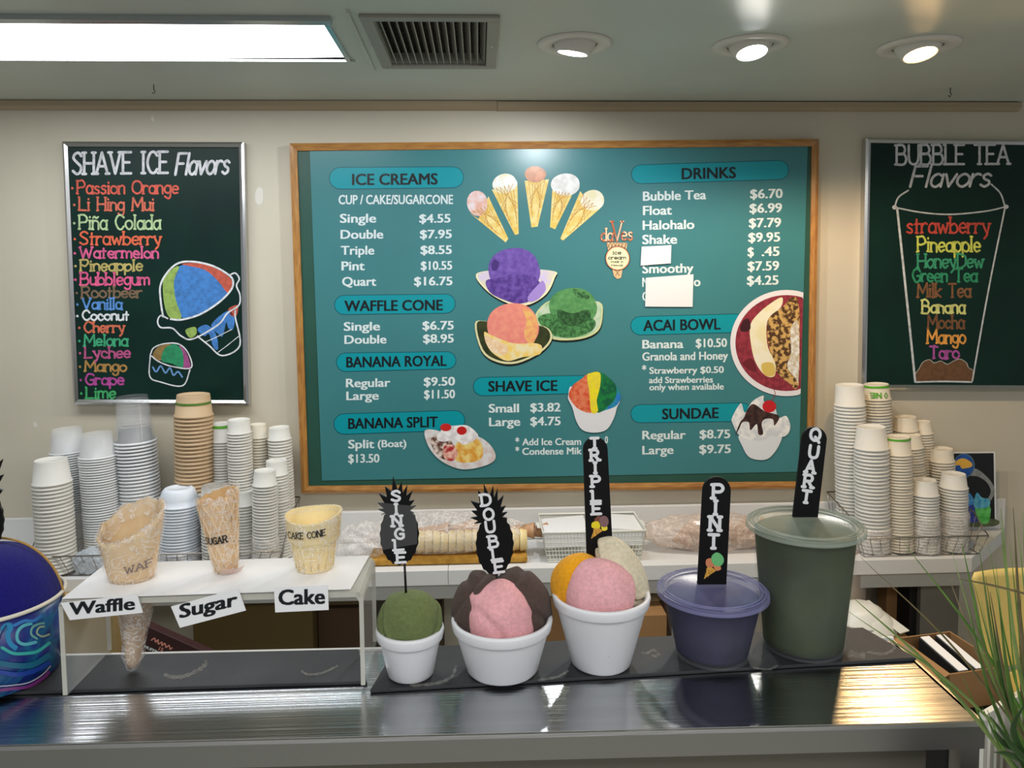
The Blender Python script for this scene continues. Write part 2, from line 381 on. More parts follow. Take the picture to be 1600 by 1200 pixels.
# ------------------------------------------------------------ fluorescent fixture
fix = thing('ceiling_light_fixture', 'long fluorescent ceiling light with a glowing white lens at upper left', 'ceiling light', (0.5*(FX0+fx1), (fy0+fy1)/2, zt))
m = MB(); t_ = .022
def rail(x0, x1, y0, y1, z0, z1): m.box(((x0+x1)/2, (y0+y1)/2, (z0+z1)/2), (abs(x1-x0), abs(y1-y0), z1-z0))
rail(FX0-t_, fx1+t_, fy0-t_*1.3, fy0, zt-.012, zt+.03); obj('frame_rail', m, mat('galvanised', (176, 182, 184), .35, metal=.8, bump=.3, bscale=120), fix)
m = MB(); rail(FX0-t_, fx1+t_, fy1, fy1+.006, zt-.006, zt+.03); obj('frame_rail', m, M_ceil, fix)
m = MB(); rail(fx1, fx1+.012, fy0, fy1, zt-.006, zt+.03); obj('frame_rail', m, M_alu, fix)
m = MB(); rail(FX0-.012, FX0, fy0, fy1, zt-.006, zt+.03); obj('frame_rail', m, M_alu, fix)
m = MB()
m.grid(lambda u, v: Vector((FX0+(fx1-FX0)*u, fy0+(fy1-fy0)*v, zt+.006-.012*math.sin(math.pi*u)*math.sin(math.pi*(.15+v*.7)))), 12, 6)
M_tube = mat('lamp_lens', (246, 250, 255), .5, emit=10.5)
obj('lens', m, M_tube, fix)
# raised ceiling panel strip right of the fixture
m = MB(); a = atZ(540, 14, zt); b = atZ(583, 108, zt)
m.prism([a+Vector((0, 0, .0)), a+Vector((.006, 0, 0)), b+Vector((.006, 0, 0)), b], (0, 0, -.008)); obj('edge_strip', m, M_ceil, fix)
# ------------------------------------------------------------ vent
vent = thing('ceiling_vent', 'square metal air vent grille in the ceiling beside the fluorescent light', 'vent', ((vx0+vx1)/2, (vy0+vy1)/2, zt))
M_vent = mat('vent_metal', (160, 156, 146), .45, metal=.2)
for (x0, x1, y0, y1) in ((vx0, vx1, vy0, vy0+vi), (vx0, vx1, vy1-vi, vy1), (vx0, vx0+vi, vy0+vi, vy1-vi), (vx1-vi, vx1, vy0+vi, vy1-vi)):
    m = MB().box(((x0+x1)/2, (y0+y1)/2, zt-.004), (x1-x0, y1-y0, .008)); obj('flange', m, M_vent, vent, bevel=.002)
m = MB().box(((vx0+vx1)/2, (vy0+vy1)/2, zt+.085), (vx1-vx0-2*vi, vy1-vy0-2*vi, .01)); obj('duct_back', m, M_dark, vent)
nb = 14
for i in range(nb):
    x = vx0+vi+(vx1-vx0-2*vi)*(i+.5)/nb
    m = MB(); m.box((x, (vy0+vy1)/2, zt+.008), (.0022, vy1-vy0-2*vi, .024), m=Matrix.Rotation(R(-28), 3, 'Y')); obj('louver', m, M_vent, vent)
m = MB()
for i in range(26):
    y = vy0+vi+(vy1-vy0-2*vi)*(i+.5)/26; m.box(((vx0+vx1)/2, y, zt+.032), (vx1-vx0-2*vi, .004, .012))
obj('rear_louvers', m, mat('vent_dark', (84, 80, 72), .6), vent, kind='stuff')
for px, py in ((580, 66), (768, 68)):
    c = atZ(px, py, zt); obj('screw', MB().lathe([(0, -.010), (.003, -.0095), (.004, -.008)], (c.x, c.y, zt), 10), M_alu, vent)
# ------------------------------------------------------------ downlights
def downlight(px, py, wpx, lx, ly, tilt_az, tilt, col, strength, power, label):
    c = atZ(px, py, zt); r = wpx/2/ppm(c)
    t = thing('recessed_downlight', label, 'downlight', c, 'eyeball downlights in the ceiling')
    m = MB().lathe([(r*.60, -.001), (r*.62, -.006), (r*.9, -.007), (r, -.003), (r, 0), (r*.6, 0)], c, 40); obj('trim_ring', m, mat('white_metal', (226, 222, 214), .3), t)
    ax = Vector((math.cos(tilt_az)*math.sin(tilt), math.sin(tilt_az)*math.sin(tilt), -math.cos(tilt)))
    q = Vector((0, 0, -1)).rotation_difference(ax).to_matrix()
    rb = r*.575; k = []
    for i in range(14):
        a = math.pi*(.12+.62*i/13); k.append((rb*math.sin(a), rb*math.cos(a)))
    # open end of the eyeball
    re, ze = k[-1]
    k += [(re*.93, ze+.001), (re*.9, ze+.006)]
    cc = c+Vector((0, 0, .012))
    m = MB().lathe(k, cc, 32, M=q @ Matrix.Scale(1, 3)); obj('eyeball_housing', m, MATS['white_metal'], t)
    m = MB().lathe([(re*.9, ze+.0055), (re*.6, ze-.001), (0, ze-.004)], cc, 28, M=q)
    obj('lamp', m, mat('lamp_'+('warm' if col[2] < 200 else 'cool'), col, .4, emit=strength), t)
    m = MB().lathe([(rb*1.03, -.0015), (rb*1.0, .004)], c, 32); obj('gap_ring', m, M_dark, t)
    l = bpy.data.lights.new('downlight_beam', 'SPOT'); l.energy = power; l.spot_size = R(176); l.spot_blend = .35; l.shadow_soft_size = re*.8
    l.color = lin(col)[:3]; o = bpy.data.objects.new('downlight_beam', l); COL.objects.link(o); o.parent = t
    o.location = ax*(abs(ze)+.006)+Vector((0, 0, .012)); o.rotation_euler = ax.to_track_quat('-Z', 'Y').to_euler()
    return t
# lathe axis: local +z lies opposite the opening, so q maps (0,0,-1) onto the aim direction
downlight(898, 68, 118, 0, 0, R(141), R(11), (246, 250, 255), 22, 22, 'left white downlight, its eyeball turned so the lamp shows as a thin sliver')
downlight(1172, 70, 118, 0, 0, R(-78), R(15), (255, 250, 240), 22, 27, 'middle white downlight, cool lamp facing the room')
downlight(1434, 72, 122, 0, 0, R(-78), R(15), (255, 206, 142), 20, 28, 'right downlight with the warm yellowish lamp')
# ceiling hooks
for px, py, lb in ((240, 140, 'small wire hook in the ceiling above the shave ice chalkboard'), (1485, 145, 'small wire hook in the ceiling above the bubble tea chalkboard')):
    c = atZ(px, py-8, zt); s_ = 1/ppm(c)
    m = MB(); m.tube([c, c+Vector((0, 0, -8*s_)), c+Vector((2*s_, 0, -11*s_)), c+Vector((0, 0, -14*s_)), c+Vector((-3*s_, 0, -12*s_))], 0.7*s_, 5)
    tag(obj('ceiling_hook', m, mat('hook', (60, 58, 54), .4, metal=1)), lb, 'hook')
# ------------------------------------------------------------ chalkboards
def lerpq(q, u, v):
    a = q[0].lerp(q[1], u); b = q[3].lerp(q[2], u); return a.lerp(b, v)
def framed(name, label, quad, Y, depth, rail_px, fm, pm, railname='frame_rail', uprights=None):
    q = [atY(x, y, Y) for x, y in quad]     # TL TR BR BL
    c = (q[2]+q[3])/2; t = thing(name, label, 'menu board', (c.x, Y, c.z))
    s = 1/ppm(q[0]); w = rail_px*s
    ctr = (q[0]+q[1]+q[2]+q[3])/4
    inn = []
    for p in q: d = ctr-p; inn.append(p+Vector((math.copysign(w, d.x), 0, math.copysign(w, d.z))))
    back = Vector((0, WY-Y-.001, 0))
    for i in range(4):
        j = (i+1) % 4; m = MB()
        a, b, c2, d2 = q[i], q[j], inn[j], inn[i]
        f = Vector((0, -depth*.25, 0)); mid1 = (a*.55+d2*.45); mid2 = (b*.55+c2*.45)
        vs = [a, b, mid2+f, mid1+f, c2, d2, a+back, b+back, c2+back, d2+back]
        m.add(vs, [(0, 1, 2, 3), (3, 2, 4, 5), (0, 6, 7, 1), (5, 4, 8, 9), (0, 3, 5, 9, 6), (1, 7, 8, 4, 2), (6, 9, 8, 7)])
        obj(railname, m, (fm if i % 2 == 0 else (uprights or fm)), t)
    m = MB(); e = Vector((0, .006, 0)); m.prism([p+e for p in inn], (0, WY-Y-.008, 0)); obj('panel', m, pm, t)
    return t, Y+.006
# left chalkboard
shq = [(97, 221), (381, 222), (389, 633), (115, 632)]
shb, ys = framed('shave_ice_board', 'silver framed chalkboard on the left listing shave ice flavors', shq, WY-.028, .02, 8, M_alu, M_board)
def fL(off=0): return lambda x, y: atY(x, y, ys-.0008-off)
chalk = {}
def CK(c): return mat('paint_pen_%d_%d_%d' % c, c, .6, col2=tuple(max(0, int(v*.8)) for v in c), nscale=70, contrast=(.4, .75))
m = MB(); brush_text(m, fL(), 'SHAVE ICE', 114, 262, 272, 33, 4.2, y1=270, serif=1.1, gap=1.6)
brush_text(m, fL(.0001), 'SAEI', 0, 0, 0, 0.0001, .0001) if False else None
obj('lettering', m, CK((232, 232, 236)), shb)
m = MB(); brush_text(m, fL(), 'Flavors', 274, 356, 273, 33, 4.2, y1=271, gap=1.2, slant=.22); obj('lettering', m, CK((232, 232, 236)), shb)
items = [('Passion Orange', 118, 278, 302.5, 20, (226, 96, 76)), ('Li Hing Mui', 121, 240, 328.6, 20, (222, 110, 84)), ('Pi\u00f1a Colada', 121, 250, 358, 22, (190, 216, 160)),
 ('Strawberry', 122, 251, 382, 20, (236, 106, 70)), ('Watermelon', 122, 247, 403, 17, (226, 96, 146)), ('Pineapple', 123, 222, 423, 17, (196, 178, 104)),
 ('Bubblegum', 123, 233, 445, 19, (236, 96, 146)), ('Rootbeer', 125, 221, 465, 17, (130, 104, 78)), ('Vanilla', 126, 190, 483, 17, (92, 150, 222)),
 ('Coconut', 126, 201, 500, 14.5, (232, 236, 236)), ('Cherry', 129, 194, 519, 16, (226, 116, 84)), ('Melona', 129, 199, 540, 17, (62, 176, 124)),
 ('Lychee', 130, 203, 559, 17, (200, 88, 142)), ('Mango', 130, 197, 580, 16.5, (190, 142, 76)), ('Grape', 131, 193, 601, 17, (196, 78, 164)), ('Lime', 132, 180, 622, 17, (66, 178, 106))]
for i, (s_, x0, x1, yb, cp, c) in enumerate(items):
    m = MB(); strokes(m, fL(), [(x0-5, yb-cp*.42), (x0-4, yb-cp*.45)], 4, smooth=False)
    brush_text(m, fL(), s_, x0+3, x1, yb, cp, 3.0, serif=.6 if i not in (9,) else 0, jit=1.2, rnd=i*3.7, gap=1.5)
    obj('lettering', m, CK(c), shb)
def bd(x, y): return (90+x*.3584, 210+y*.3583)
def BP(l): return [bd(*p) for p in l]
def draw(parent, fn, name, pts, m_, smooth=True, n=4):
    m = MB(); patch(m, fn, pts, smooth, n); return obj(name, m, m_, parent)
pw = CK((234, 236, 238))
draw(shb, fL(), 'ice_dome_drawing', BP([(530, 575), (625, 570), (700, 620), (745, 690), (690, 740), (620, 780), (545, 800), (515, 720), (508, 640)]), CK((68, 134, 208)))
draw(shb, fL(.0001), 'ice_dome_drawing', BP([(460, 640), (490, 595), (530, 575), (508, 640), (515, 720), (540, 800), (490, 800), (465, 740)]), CK((156, 186, 92)))
draw(shb, fL(.0001), 'ice_dome_drawing', BP([(540, 566), (620, 562), (700, 590), (755, 630), (760, 665), (742, 692), (700, 640), (640, 590)]), CK((206, 92, 70)))
m = MB()
for ln, w in (([(460, 795), (450, 730), (448, 660), (480, 600), (530, 560), (600, 556), (680, 575), (745, 612), (765, 640), (755, 680), (700, 735), (620, 785), (540, 808), (490, 805)], 3),
              ([(480, 803), (450, 790), (436, 815), (450, 842), (500, 845), (540, 880), (590, 892), (700, 830), (740, 780), (790, 745), (795, 700), (780, 660), (792, 630), (775, 605), (752, 612)], 2.4),
              ([(610, 880), (660, 920), (718, 965), (795, 920), (775, 800), (775, 765)], 2.4), ([(645, 905), (690, 885), (760, 850)], 1.2), ([(700, 950), (740, 920), (790, 880)], 1.2)):
    strokes(m, fL(.0002), BP(ln), w)
obj('outline_drawing', m, pw, shb)
for pts, c in (([(560, 850), (600, 840), (605, 870), (580, 888), (562, 870)], (156, 186, 92)), ([(610, 850), (650, 830), (690, 870), (700, 935), (680, 930), (660, 870), (640, 880)], (68, 134, 208)),
               ([(670, 830), (740, 770), (770, 800), (765, 850), (745, 845), (735, 820), (720, 880), (700, 870)], (68, 134, 208)), ([(745, 760), (785, 745), (780, 790), (755, 790)], (206, 92, 70)),
               ):
    draw(shb, fL(.00005), 'syrup_drawing', BP(pts), CK(c))
draw(shb, fL(), 'ice_dome_drawing', BP([(415, 965), (440, 925), (495, 916), (455, 985)]), CK((150, 120, 66)))
draw(shb, fL(.0001), 'ice_dome_drawing', BP([(452, 985), (470, 930), (515, 916), (545, 950), (545, 1018), (500, 1000)]), CK((40, 150, 100)))
draw(shb, fL(), 'ice_dome_drawing', BP([(530, 920), (560, 950), (580, 1015), (547, 1018), (545, 960)]), CK((170, 80, 140)))
m = MB(); strokes(m, fL(.0002), BP([(404, 962), (420, 930), (470, 912), (530, 915), (570, 955), (582, 1018), (500, 1012), (440, 990), (408, 965)]), 2)
strokes(m, fL(.0002), BP([(404, 965), (402, 1055), (450, 1080), (545, 1096), (578, 1025)]), 2); obj('outline_drawing', m, pw, shb)
m = MB(); strokes(m, fL(.0002), BP([(415, 1015), (430, 1035), (450, 1010), (470, 1040), (490, 1018), (505, 1050), (525, 1035), (545, 1060)]), 2.6); obj('wave_drawing', m, CK((110, 160, 214)), shb)
# right chalkboard
btb, yt = framed('bubble_tea_board', 'silver framed chalkboard on the right listing bubble tea flavors in a drawn cup', [(1353, 215), (1652, 219), (1646, 610), (1346, 609)], WY-.028, .02, 8, M_alu, M_board)
ys = yt
m = MB(); brush_text(m, fL(), 'BUBBLE TEA', 1401, 1576, 257, 30, 3.8, y1=256, serif=1.0, gap=1.6); obj('lettering', m, CK((226, 226, 230)), btb)
m = MB(); brush_text(m, fL(), 'Flavors', 1422, 1545, 292, 32, 4.0, y1=291, gap=1.1, slant=.22); obj('lettering', m, CK((226, 226, 230)), btb)
m = MB()
for ln, w in (([(1398, 323), (1404, 308), (1420, 297)], 2.6), ([(1549, 288), (1563, 302), (1570, 322)], 2.6), ([(1398, 324), (1440, 332), (1486, 335), (1540, 330), (1572, 323)], 2.4),
              ([(1402, 328), (1416, 460), (1430, 597)], 3.6), ([(1570, 326), (1545, 450), (1519, 596)], 2.6), ([(1430, 597), (1475, 596), (1519, 597)], 2.6)): strokes(m, fL(.0002), ln, w)
for p in ((1398, 324), (1572, 323)): patch(m, fL(.0002), ell(p[0], p[1], 4, 3.4, 10))
obj('outline_drawing', m, CK((206, 214, 220)), btb)
draw(btb, fL(), 'pearls_drawing', [(1431, 595), (1430, 583), (1436, 576), (1442, 566), (1452, 562), (1460, 567), (1470, 564), (1480, 569), (1490, 564), (1500, 561), (1510, 567), (1513, 574), (1520, 578), (1519, 595), (1475, 595)], CK((112, 78, 48)))
m = MB(); strokes(m, fL(.0002), [(1431, 583), (1436, 576), (1442, 566), (1452, 562), (1460, 567), (1470, 564), (1480, 569), (1490, 564), (1500, 561), (1510, 567), (1513, 574), (1520, 578)], 1.3); obj('outline_drawing', m, CK((180, 178, 170)), btb)
for i, (s_, x0, x1, yb, cp, c) in enumerate([('strawberry', 1416, 1547, 364, 24, (204, 76, 64)), ('Pineapple', 1433, 1532, 393, 23, (214, 226, 100)), ('HoneyDew', 1433, 1537, 418, 21, (56, 160, 120)),
 ('Green Tea', 1425, 1527, 440, 20, (44, 154, 110)), ('Milk Tea', 1433, 1517, 464, 21, (134, 92, 58)), ('Banana', 1440, 1508, 489, 20, (220, 226, 140)), ('Mocha', 1449, 1507, 513, 20, (124, 84, 52)),
 ('Mango', 1448, 1509, 536, 20, (240, 168, 76)), ('Taro', 1452, 1499, 560, 19, (180, 84, 170))]):
    m = MB(); brush_text(m, fL(), s_, x0+1, x1-1, yb, cp, 3.2, serif=.7, jit=1.5, rnd=i*5.1+2, gap=1.5); obj('lettering', m, CK(c), btb)
# ------------------------------------------------------------ main menu board
mb_, ym = framed('main_menu_board', 'large oak framed green board in the middle of the wall behind the menu poster', [(452, 224), (1280, 217), (1271, 763), (471, 771)], WY-.034, .012, 11.5, M_oak, M_board2, uprights=M_oakv)
yp = ym-.002
c = atY(870, 745, yp); pos = thing('menu_poster', 'big teal printed price menu poster mounted on the oak framed board', 'poster', (c.x, yp, c.z))
def fP(k=1): return lambda x, y: atY(x, y, yp-.0004*k)
m = MB(); m.prism([atY(x, y, yp) for x, y in [(484, 236), (1262, 226), (1248, 737), (503, 751)]], (0, .0015, 0)); obj('poster_sheet', m, M_poster, pos)
def pill(x0, x1, a0, b0, a1, b1, text=None):
    def outl(g):
        pts = []; h0 = (b0-a0)/2; r0 = h0
        for i in range(9):
            t = math.pi/2+math.pi*i/8; pts.append((x0+r0+(r0-g)*math.cos(t), (a0+b0)/2-(h0-g)*math.sin(t)))
        h1 = (b1-a1)/2
        for i in range(9):
            t = -math.pi/2+math.pi*i/8; pts.append((x1-h1+(h1-g)*math.cos(t), (a1+b1)/2-(h1-g)*math.sin(t)))
        return pts
    m = MB(); patch(m, fP(1), outl(0), False); e = obj('heading_banner', m, M_pilledge, pos)
    m = MB(); patch(m, fP(2), outl(1), False); obj('banner_fill', m, M_pill, e)
    if text:
        m = MB(); s_, tx0, tx1, yb0, cap, yb1 = text; print_text(m, fP(3), s_, tx0, tx1, yb0, cap, yb1, bold=.022); obj('lettering', m, M_ink, e)
pill(514, 725, 261, 296, 260, 294, ('ICE CREAMS', 550, 684, 289, 17, 288))
pill(522, 712, 461, 492, 459, 490, ('WAFFLE CONE', 538, 692, 486, 16, 484.5))
pill(525, 713, 551, 581, 549, 577, ('BANANA ROYAL', 541, 698, 574, 16, 571.5))
pill(521, 727, 646, 679, 641, 673, ('BANANA SPLIT', 544, 684, 670, 16, 667))
pill(739, 935, 589, 619, 586, 615, ('SHAVE ICE', 763, 871, 611.7, 16, 610.3))
pill(986, 1233, 257, 287.5, 250, 281, ('DRINKS', 1065, 1150, 280, 17, 278))
pill(985, 1165, 494, 524, 490, 520, ('ACAI BOWL', 1005, 1126, 517, 16.5, 514.5))
pill(985, 1175, 632, 661, 629, 659, ('SUNDAE', 1034.5, 1123, 655, 16, 653))
TX = [('CUP / CAKE/SUGARCONE', 529, 708, 319, 14, 318.6), ('Single', 531, 588, 348, 13.5, 347.5), ('$4.55', 655, 704, 348, 13, 347.5), ('Double', 532, 599, 373, 13.5, 372.5), ('$7.95', 656, 706, 372.5, 13, 372),
 ('Triple', 532.5, 585, 398, 13.5, 397.5), ('$8.55', 657, 706, 397, 13, 396.6), ('Pint', 533.5, 570, 422.3, 13.5, 422), ('$10.55', 657.5, 706.5, 421.6, 13, 421), ('Quart', 534.5, 588, 446.6, 13.5, 446.3), ('$16.75', 647, 707, 446, 13, 445.4),
 ('Single', 537, 594, 516.7, 13, 516), ('$6.75', 660, 709, 515.2, 13, 514.6), ('Double', 538, 604, 537.2, 13, 536.4), ('$8.95', 661, 709, 535.7, 13, 535),
 ('Regular', 540.5, 610, 605, 13, 604), ('$9.50', 662, 711, 603, 13, 602), ('Large', 541, 592, 625, 13, 624.3), ('$11.50', 662.5, 711, 622.7, 13, 622), ('Split', 544, 585, 700.6, 13, 700), ('(Boat)', 590, 635, 698.8, 11, 698.2), ('$13.50', 544, 593, 723, 13, 722.4),
 ('Small', 763.5, 811, 644.6, 13, 644), ('$3.82', 828.5, 876, 643.2, 13, 642.6), ('Large', 764, 813, 665.8, 13, 665), ('$4.75', 828.5, 876, 664.8, 13, 664.2),
 ('*', 805, 811.5, 695, 11, 695), ('Add Ice Cream', 816, 908, 695.8, 10.5, 695), ('0', 945, 950, 692.5, 10.5, 692.3), ('*', 805, 811.5, 709.5, 11, 709.5), ('Condense Mik', 816, 909, 710.6, 10.5, 709.6),
 ('Bubble Tea', 1004.5, 1103.5, 313.6, 14, 311), ('$6.70', 1172, 1223, 310, 14, 309), ('Float', 1004.5, 1050, 336, 14, 335), ('$6.99', 1171, 1222, 332.5, 14, 331.5), ('Halohalo', 1004, 1085, 359, 14, 357.3), ('$7.79', 1170, 1220.5, 355.4, 14, 354.4),
 ('Shake', 1003.5, 1058, 381.3, 14, 380.5), ('$9.95', 1169, 1219, 378, 14, 377), ('$', 1168, 1178, 400.6, 14, 400.4), ('.45', 1190, 1218, 400, 14, 399.5), ('Smoothy', 1003.5, 1083.5, 427, 14, 425.6), ('$7.59', 1168, 1217.5, 422.8, 14, 422),
 ('N', 1003.5, 1014, 448, 14, 448), ('o', 1084, 1094.5, 447, 14, 447), ('$4.25', 1167, 1216.5, 445.2, 14, 444.4), ('C', 1003.5, 1013, 470, 14, 470),
 ('Banana', 1003.5, 1068, 544.4, 13, 543.6), ('$10.50', 1087, 1136, 542.6, 13, 541.8), ('Granola and Honey', 1003.5, 1137.5, 563.4, 12.5, 561.6), ('*', 1003, 1010, 583, 12, 583), ('Strawberry $0.50', 1014.5, 1131, 584, 10, 582.4),
 ('add Strawberries', 1014, 1114, 598.7, 9.5, 597.6), ('only when available', 1014.5, 1131, 609.8, 9.5, 608.4), ('Regular', 1003.5, 1071.5, 686.4, 13, 685.6), ('$8.75', 1093, 1141, 685, 13, 684.4), ('Large', 1003.5, 1052.5, 710, 13, 709), ('$9.75', 1092.5, 1142, 708.4, 13, 707.6)]
for (s_, x0, x1, a, cp, b) in TX:
    m = MB(); print_text(m, fP(1), s_, x0, x1, a, cp, b, bold=.022); obj('lettering', m, M_white_ink, pos)
# printed pictures
def pc(c, c2=None, sc=60, con=(.4, .6)):
    return mat('print_%d_%d_%d_%s' % (c[0], c[1], c[2], c2), c, .3, col2=c2, nscale=sc, contrast=con)
def cb(x, y): return (720+.2917*x, 230+.2917*y)
def CB(l): return [cb(*p) for p in l]
PLY = [2]
def pic(name, pts, m_, parent=None, smooth=True, k=None):
    PLY[0] += .12
    return draw(parent or pos, fP(k or PLY[0]), name, pts, m_, smooth)
cones = [((88, 300), (53, 70), [(45, 350), (95, 385), (148, 262), (165, 300), (255, 490), (240, 510)], (242, 226, 228), (236, 180, 160)),
 ((235, 195), (66, 52), [(165, 225), (235, 240), (303, 190), (310, 465), (290, 470)], (248, 248, 246), (238, 230, 190)),
 ((400, 145), (60, 42), [(342, 180), (472, 172), (412, 425), (378, 430)], (192, 128, 92), (220, 150, 110)),
 ((560, 200), (74, 62), [(490, 230), (600, 248), (505, 440), (478, 428)], (248, 246, 242), (226, 222, 216)),
 ((705, 285), (60, 58), [(640, 235), (680, 290), (745, 330), (548, 500), (533, 490)], (250, 244, 226), (242, 232, 190))]
for (cx, cy), (rx, ry), poly_, c1, c2 in cones:
    o = pic('cone_picture', CB(poly_), pc((238, 200, 96), (246, 224, 150), 40), smooth=False)
    m = MB(); a = Vector(poly_[0]); b = Vector(poly_[-3]); t1 = (Vector(poly_[-1])+Vector(poly_[-2]))/2
    A, B_ = Vector(poly_[0]), Vector(poly_[-3])
    for i in range(1, 6):
        u = i/6; p = A.lerp(B_, u); q = A.lerp(t1, u*.9); r_ = B_.lerp(t1, u*.9)
        strokes(m, fP(PLY[0]+.06), CB([p, A.lerp(t1, .9-u*.6)]), .8, smooth=False); strokes(m, fP(PLY[0]+.06), CB([p, B_.lerp(t1, .3+u*.6)]), .8, smooth=False)
    obj('waffle_lines', m, pc((206, 150, 62)), o)
    PLY[0] += .1
    m = MB(); patch(m, fP(PLY[0]+.1), CB(ell(cx, cy, rx, ry, 14, 0, .05, cx))); obj('scoop', m, pc(c1, c2, 30), o); PLY[0] += .15
def scoop_pic(name, plate, pc1, pe, sc, c1, c2, extra):
    o = pic(name, CB([(x+2, y+9) for x, y in plate]), pc((14, 16, 12)))
    for pts, mm in [(plate, pe), ([(x+(cx_-x)*.05, y+(cy_-y)*.06) for (x, y) in plate for cx_, cy_ in [sc[:2]]], pc1)] + [(ell(sc[0], sc[1], sc[2], sc[3], 22, 0, .025, 1), pc(c1, c2, 55, (.3, .7)))] + extra:
        PLY[0] += .1; m = MB(); patch(m, fP(PLY[0]), CB(pts)); obj('print_layer', m, mm, o)
scoop_pic('purple_scoop_picture', [(80, 690), (120, 665), (300, 650), (500, 664), (503, 700), (460, 785), (370, 842), (280, 845), (180, 800), (115, 745)], pc((214, 200, 232), (226, 220, 190), 20), pc((236, 234, 190)), (285, 665, 138, 128), (92, 62, 150), (126, 96, 184),
 [([(135, 715), (200, 700), (280, 680), (380, 690), (420, 720), (440, 770), (380, 820), (300, 838), (200, 805), (150, 770)], pc((78, 50, 134), (110, 80, 168), 60)),
  ([(180, 600), (205, 620), (195, 655), (170, 660), (165, 630)], pc((70, 44, 120))), ([(410, 740), (440, 715), (455, 760), (420, 810), (370, 830), (360, 800)], pc((168, 140, 214)))])
scoop_pic('green_scoop_picture', [(400, 895), (480, 820), (600, 830), (742, 828), (760, 900), (735, 985), (640, 1028), (500, 1030), (425, 975)], pc((150, 196, 140), (200, 216, 190), 20), pc((214, 218, 160)), (600, 860, 128, 108), (72, 132, 74), (104, 164, 98),
 [([(415, 915), (470, 890), (540, 900), (640, 890), (720, 930), (700, 985), (600, 1020), (500, 1010), (440, 965)], pc((84, 146, 84), (44, 92, 46), 90)),
  ([(520, 870), (600, 890), (680, 870), (690, 920), (600, 960), (530, 930)], pc((34, 72, 36), (60, 110, 60), 90)), ([(600, 760), (650, 770), (690, 800), (670, 815), (620, 800)], pc((40, 84, 42), (90, 150, 90), 90))])
scoop_pic('pink_scoop_picture', [(75, 945), (140, 932), (300, 950), (450, 960), (490, 1022), (430, 1098), (300, 1158), (190, 1150), (110, 1090)], pc((40, 46, 22), (60, 66, 30), 20), pc((222, 218, 170)), (278, 965, 138, 132), (230, 128, 122), (240, 156, 130),
 [([(330, 850), (400, 910), (410, 990), (380, 1060), (340, 1010), (350, 930)], pc((240, 190, 110), (236, 156, 110), 50)),
  ([(125, 990), (170, 1010), (280, 1050), (400, 1050), (435, 1070), (420, 1110), (330, 1125), (250, 1145), (180, 1110), (140, 1060)], pc((244, 208, 110), (240, 226, 180), 40)),
  ([(130, 1010), (180, 1030), (250, 1070), (240, 1110), (180, 1100), (140, 1060)], pc((244, 222, 190), (236, 196, 150), 60))])
# shop logo: lettering over a cone (the animal mascot beside it is left out)
lg = pic('shop_logo', CB([(780, 510), (893, 512), (858, 700), (838, 706), (820, 690)]), pc((236, 190, 140)), smooth=False)
m = MB()
for i in range(6): strokes(m, fP(PLY[0]+.1), CB([(782+i*20, 512), (800+i*16, 545)]), .7, smooth=False); strokes(m, fP(PLY[0]+.1), CB([(800+i*18, 512), (784+i*18, 545)]), .7, smooth=False)
strokes(m, fP(PLY[0]+.1), CB([(826, 655), (850, 690)]), .7, smooth=False); strokes(m, fP(PLY[0]+.1), CB([(852, 655), (828, 690)]), .7, smooth=False)
obj('waffle_lines', m, M_ink, lg)
for rr, mm in ((67, M_ink), (64, pc((228, 150, 110))), (59, pc((246, 238, 190)))):
    PLY[0] += .15; m = MB(); patch(m, fP(PLY[0]), CB(ell(840, 595, rr, rr, 24))); obj('badge', m, mm, lg)
PLY[0] += .15; m = MB()
for s_, x0, x1, yb, cp in (('ice', 815, 858, 574, 20), ('cream', 790, 884, 600, 18), ('made in', 805, 870, 618, 10), ('Hawaii', 808, 868, 637, 10)):
    a = cb(x0, yb); b = cb(x1, yb); brush_text(m, fP(PLY[0]), s_, a[0], b[0], a[1], cp*.2917, 1.1 if cp > 12 else .6, serif=.5, gap=1.4)
obj('lettering', m, M_ink, lg)
for wt, mm in ((2.8, pc((206, 110, 70))), (1.9, pc((250, 226, 190)))):
    PLY[0] += .15; m = MB()
    brush_text(m, fP(PLY[0]), 'da', 940, 957, 376, 19, wt, serif=.9, gap=1.5); brush_text(m, fP(PLY[0]), 'V', 956, 972, 377, 31, wt, serif=.9); brush_text(m, fP(PLY[0]), 'es', 971.5, 988, 375, 20, wt, serif=.5, gap=1.6)
    obj('lettering', m, mm, lg)
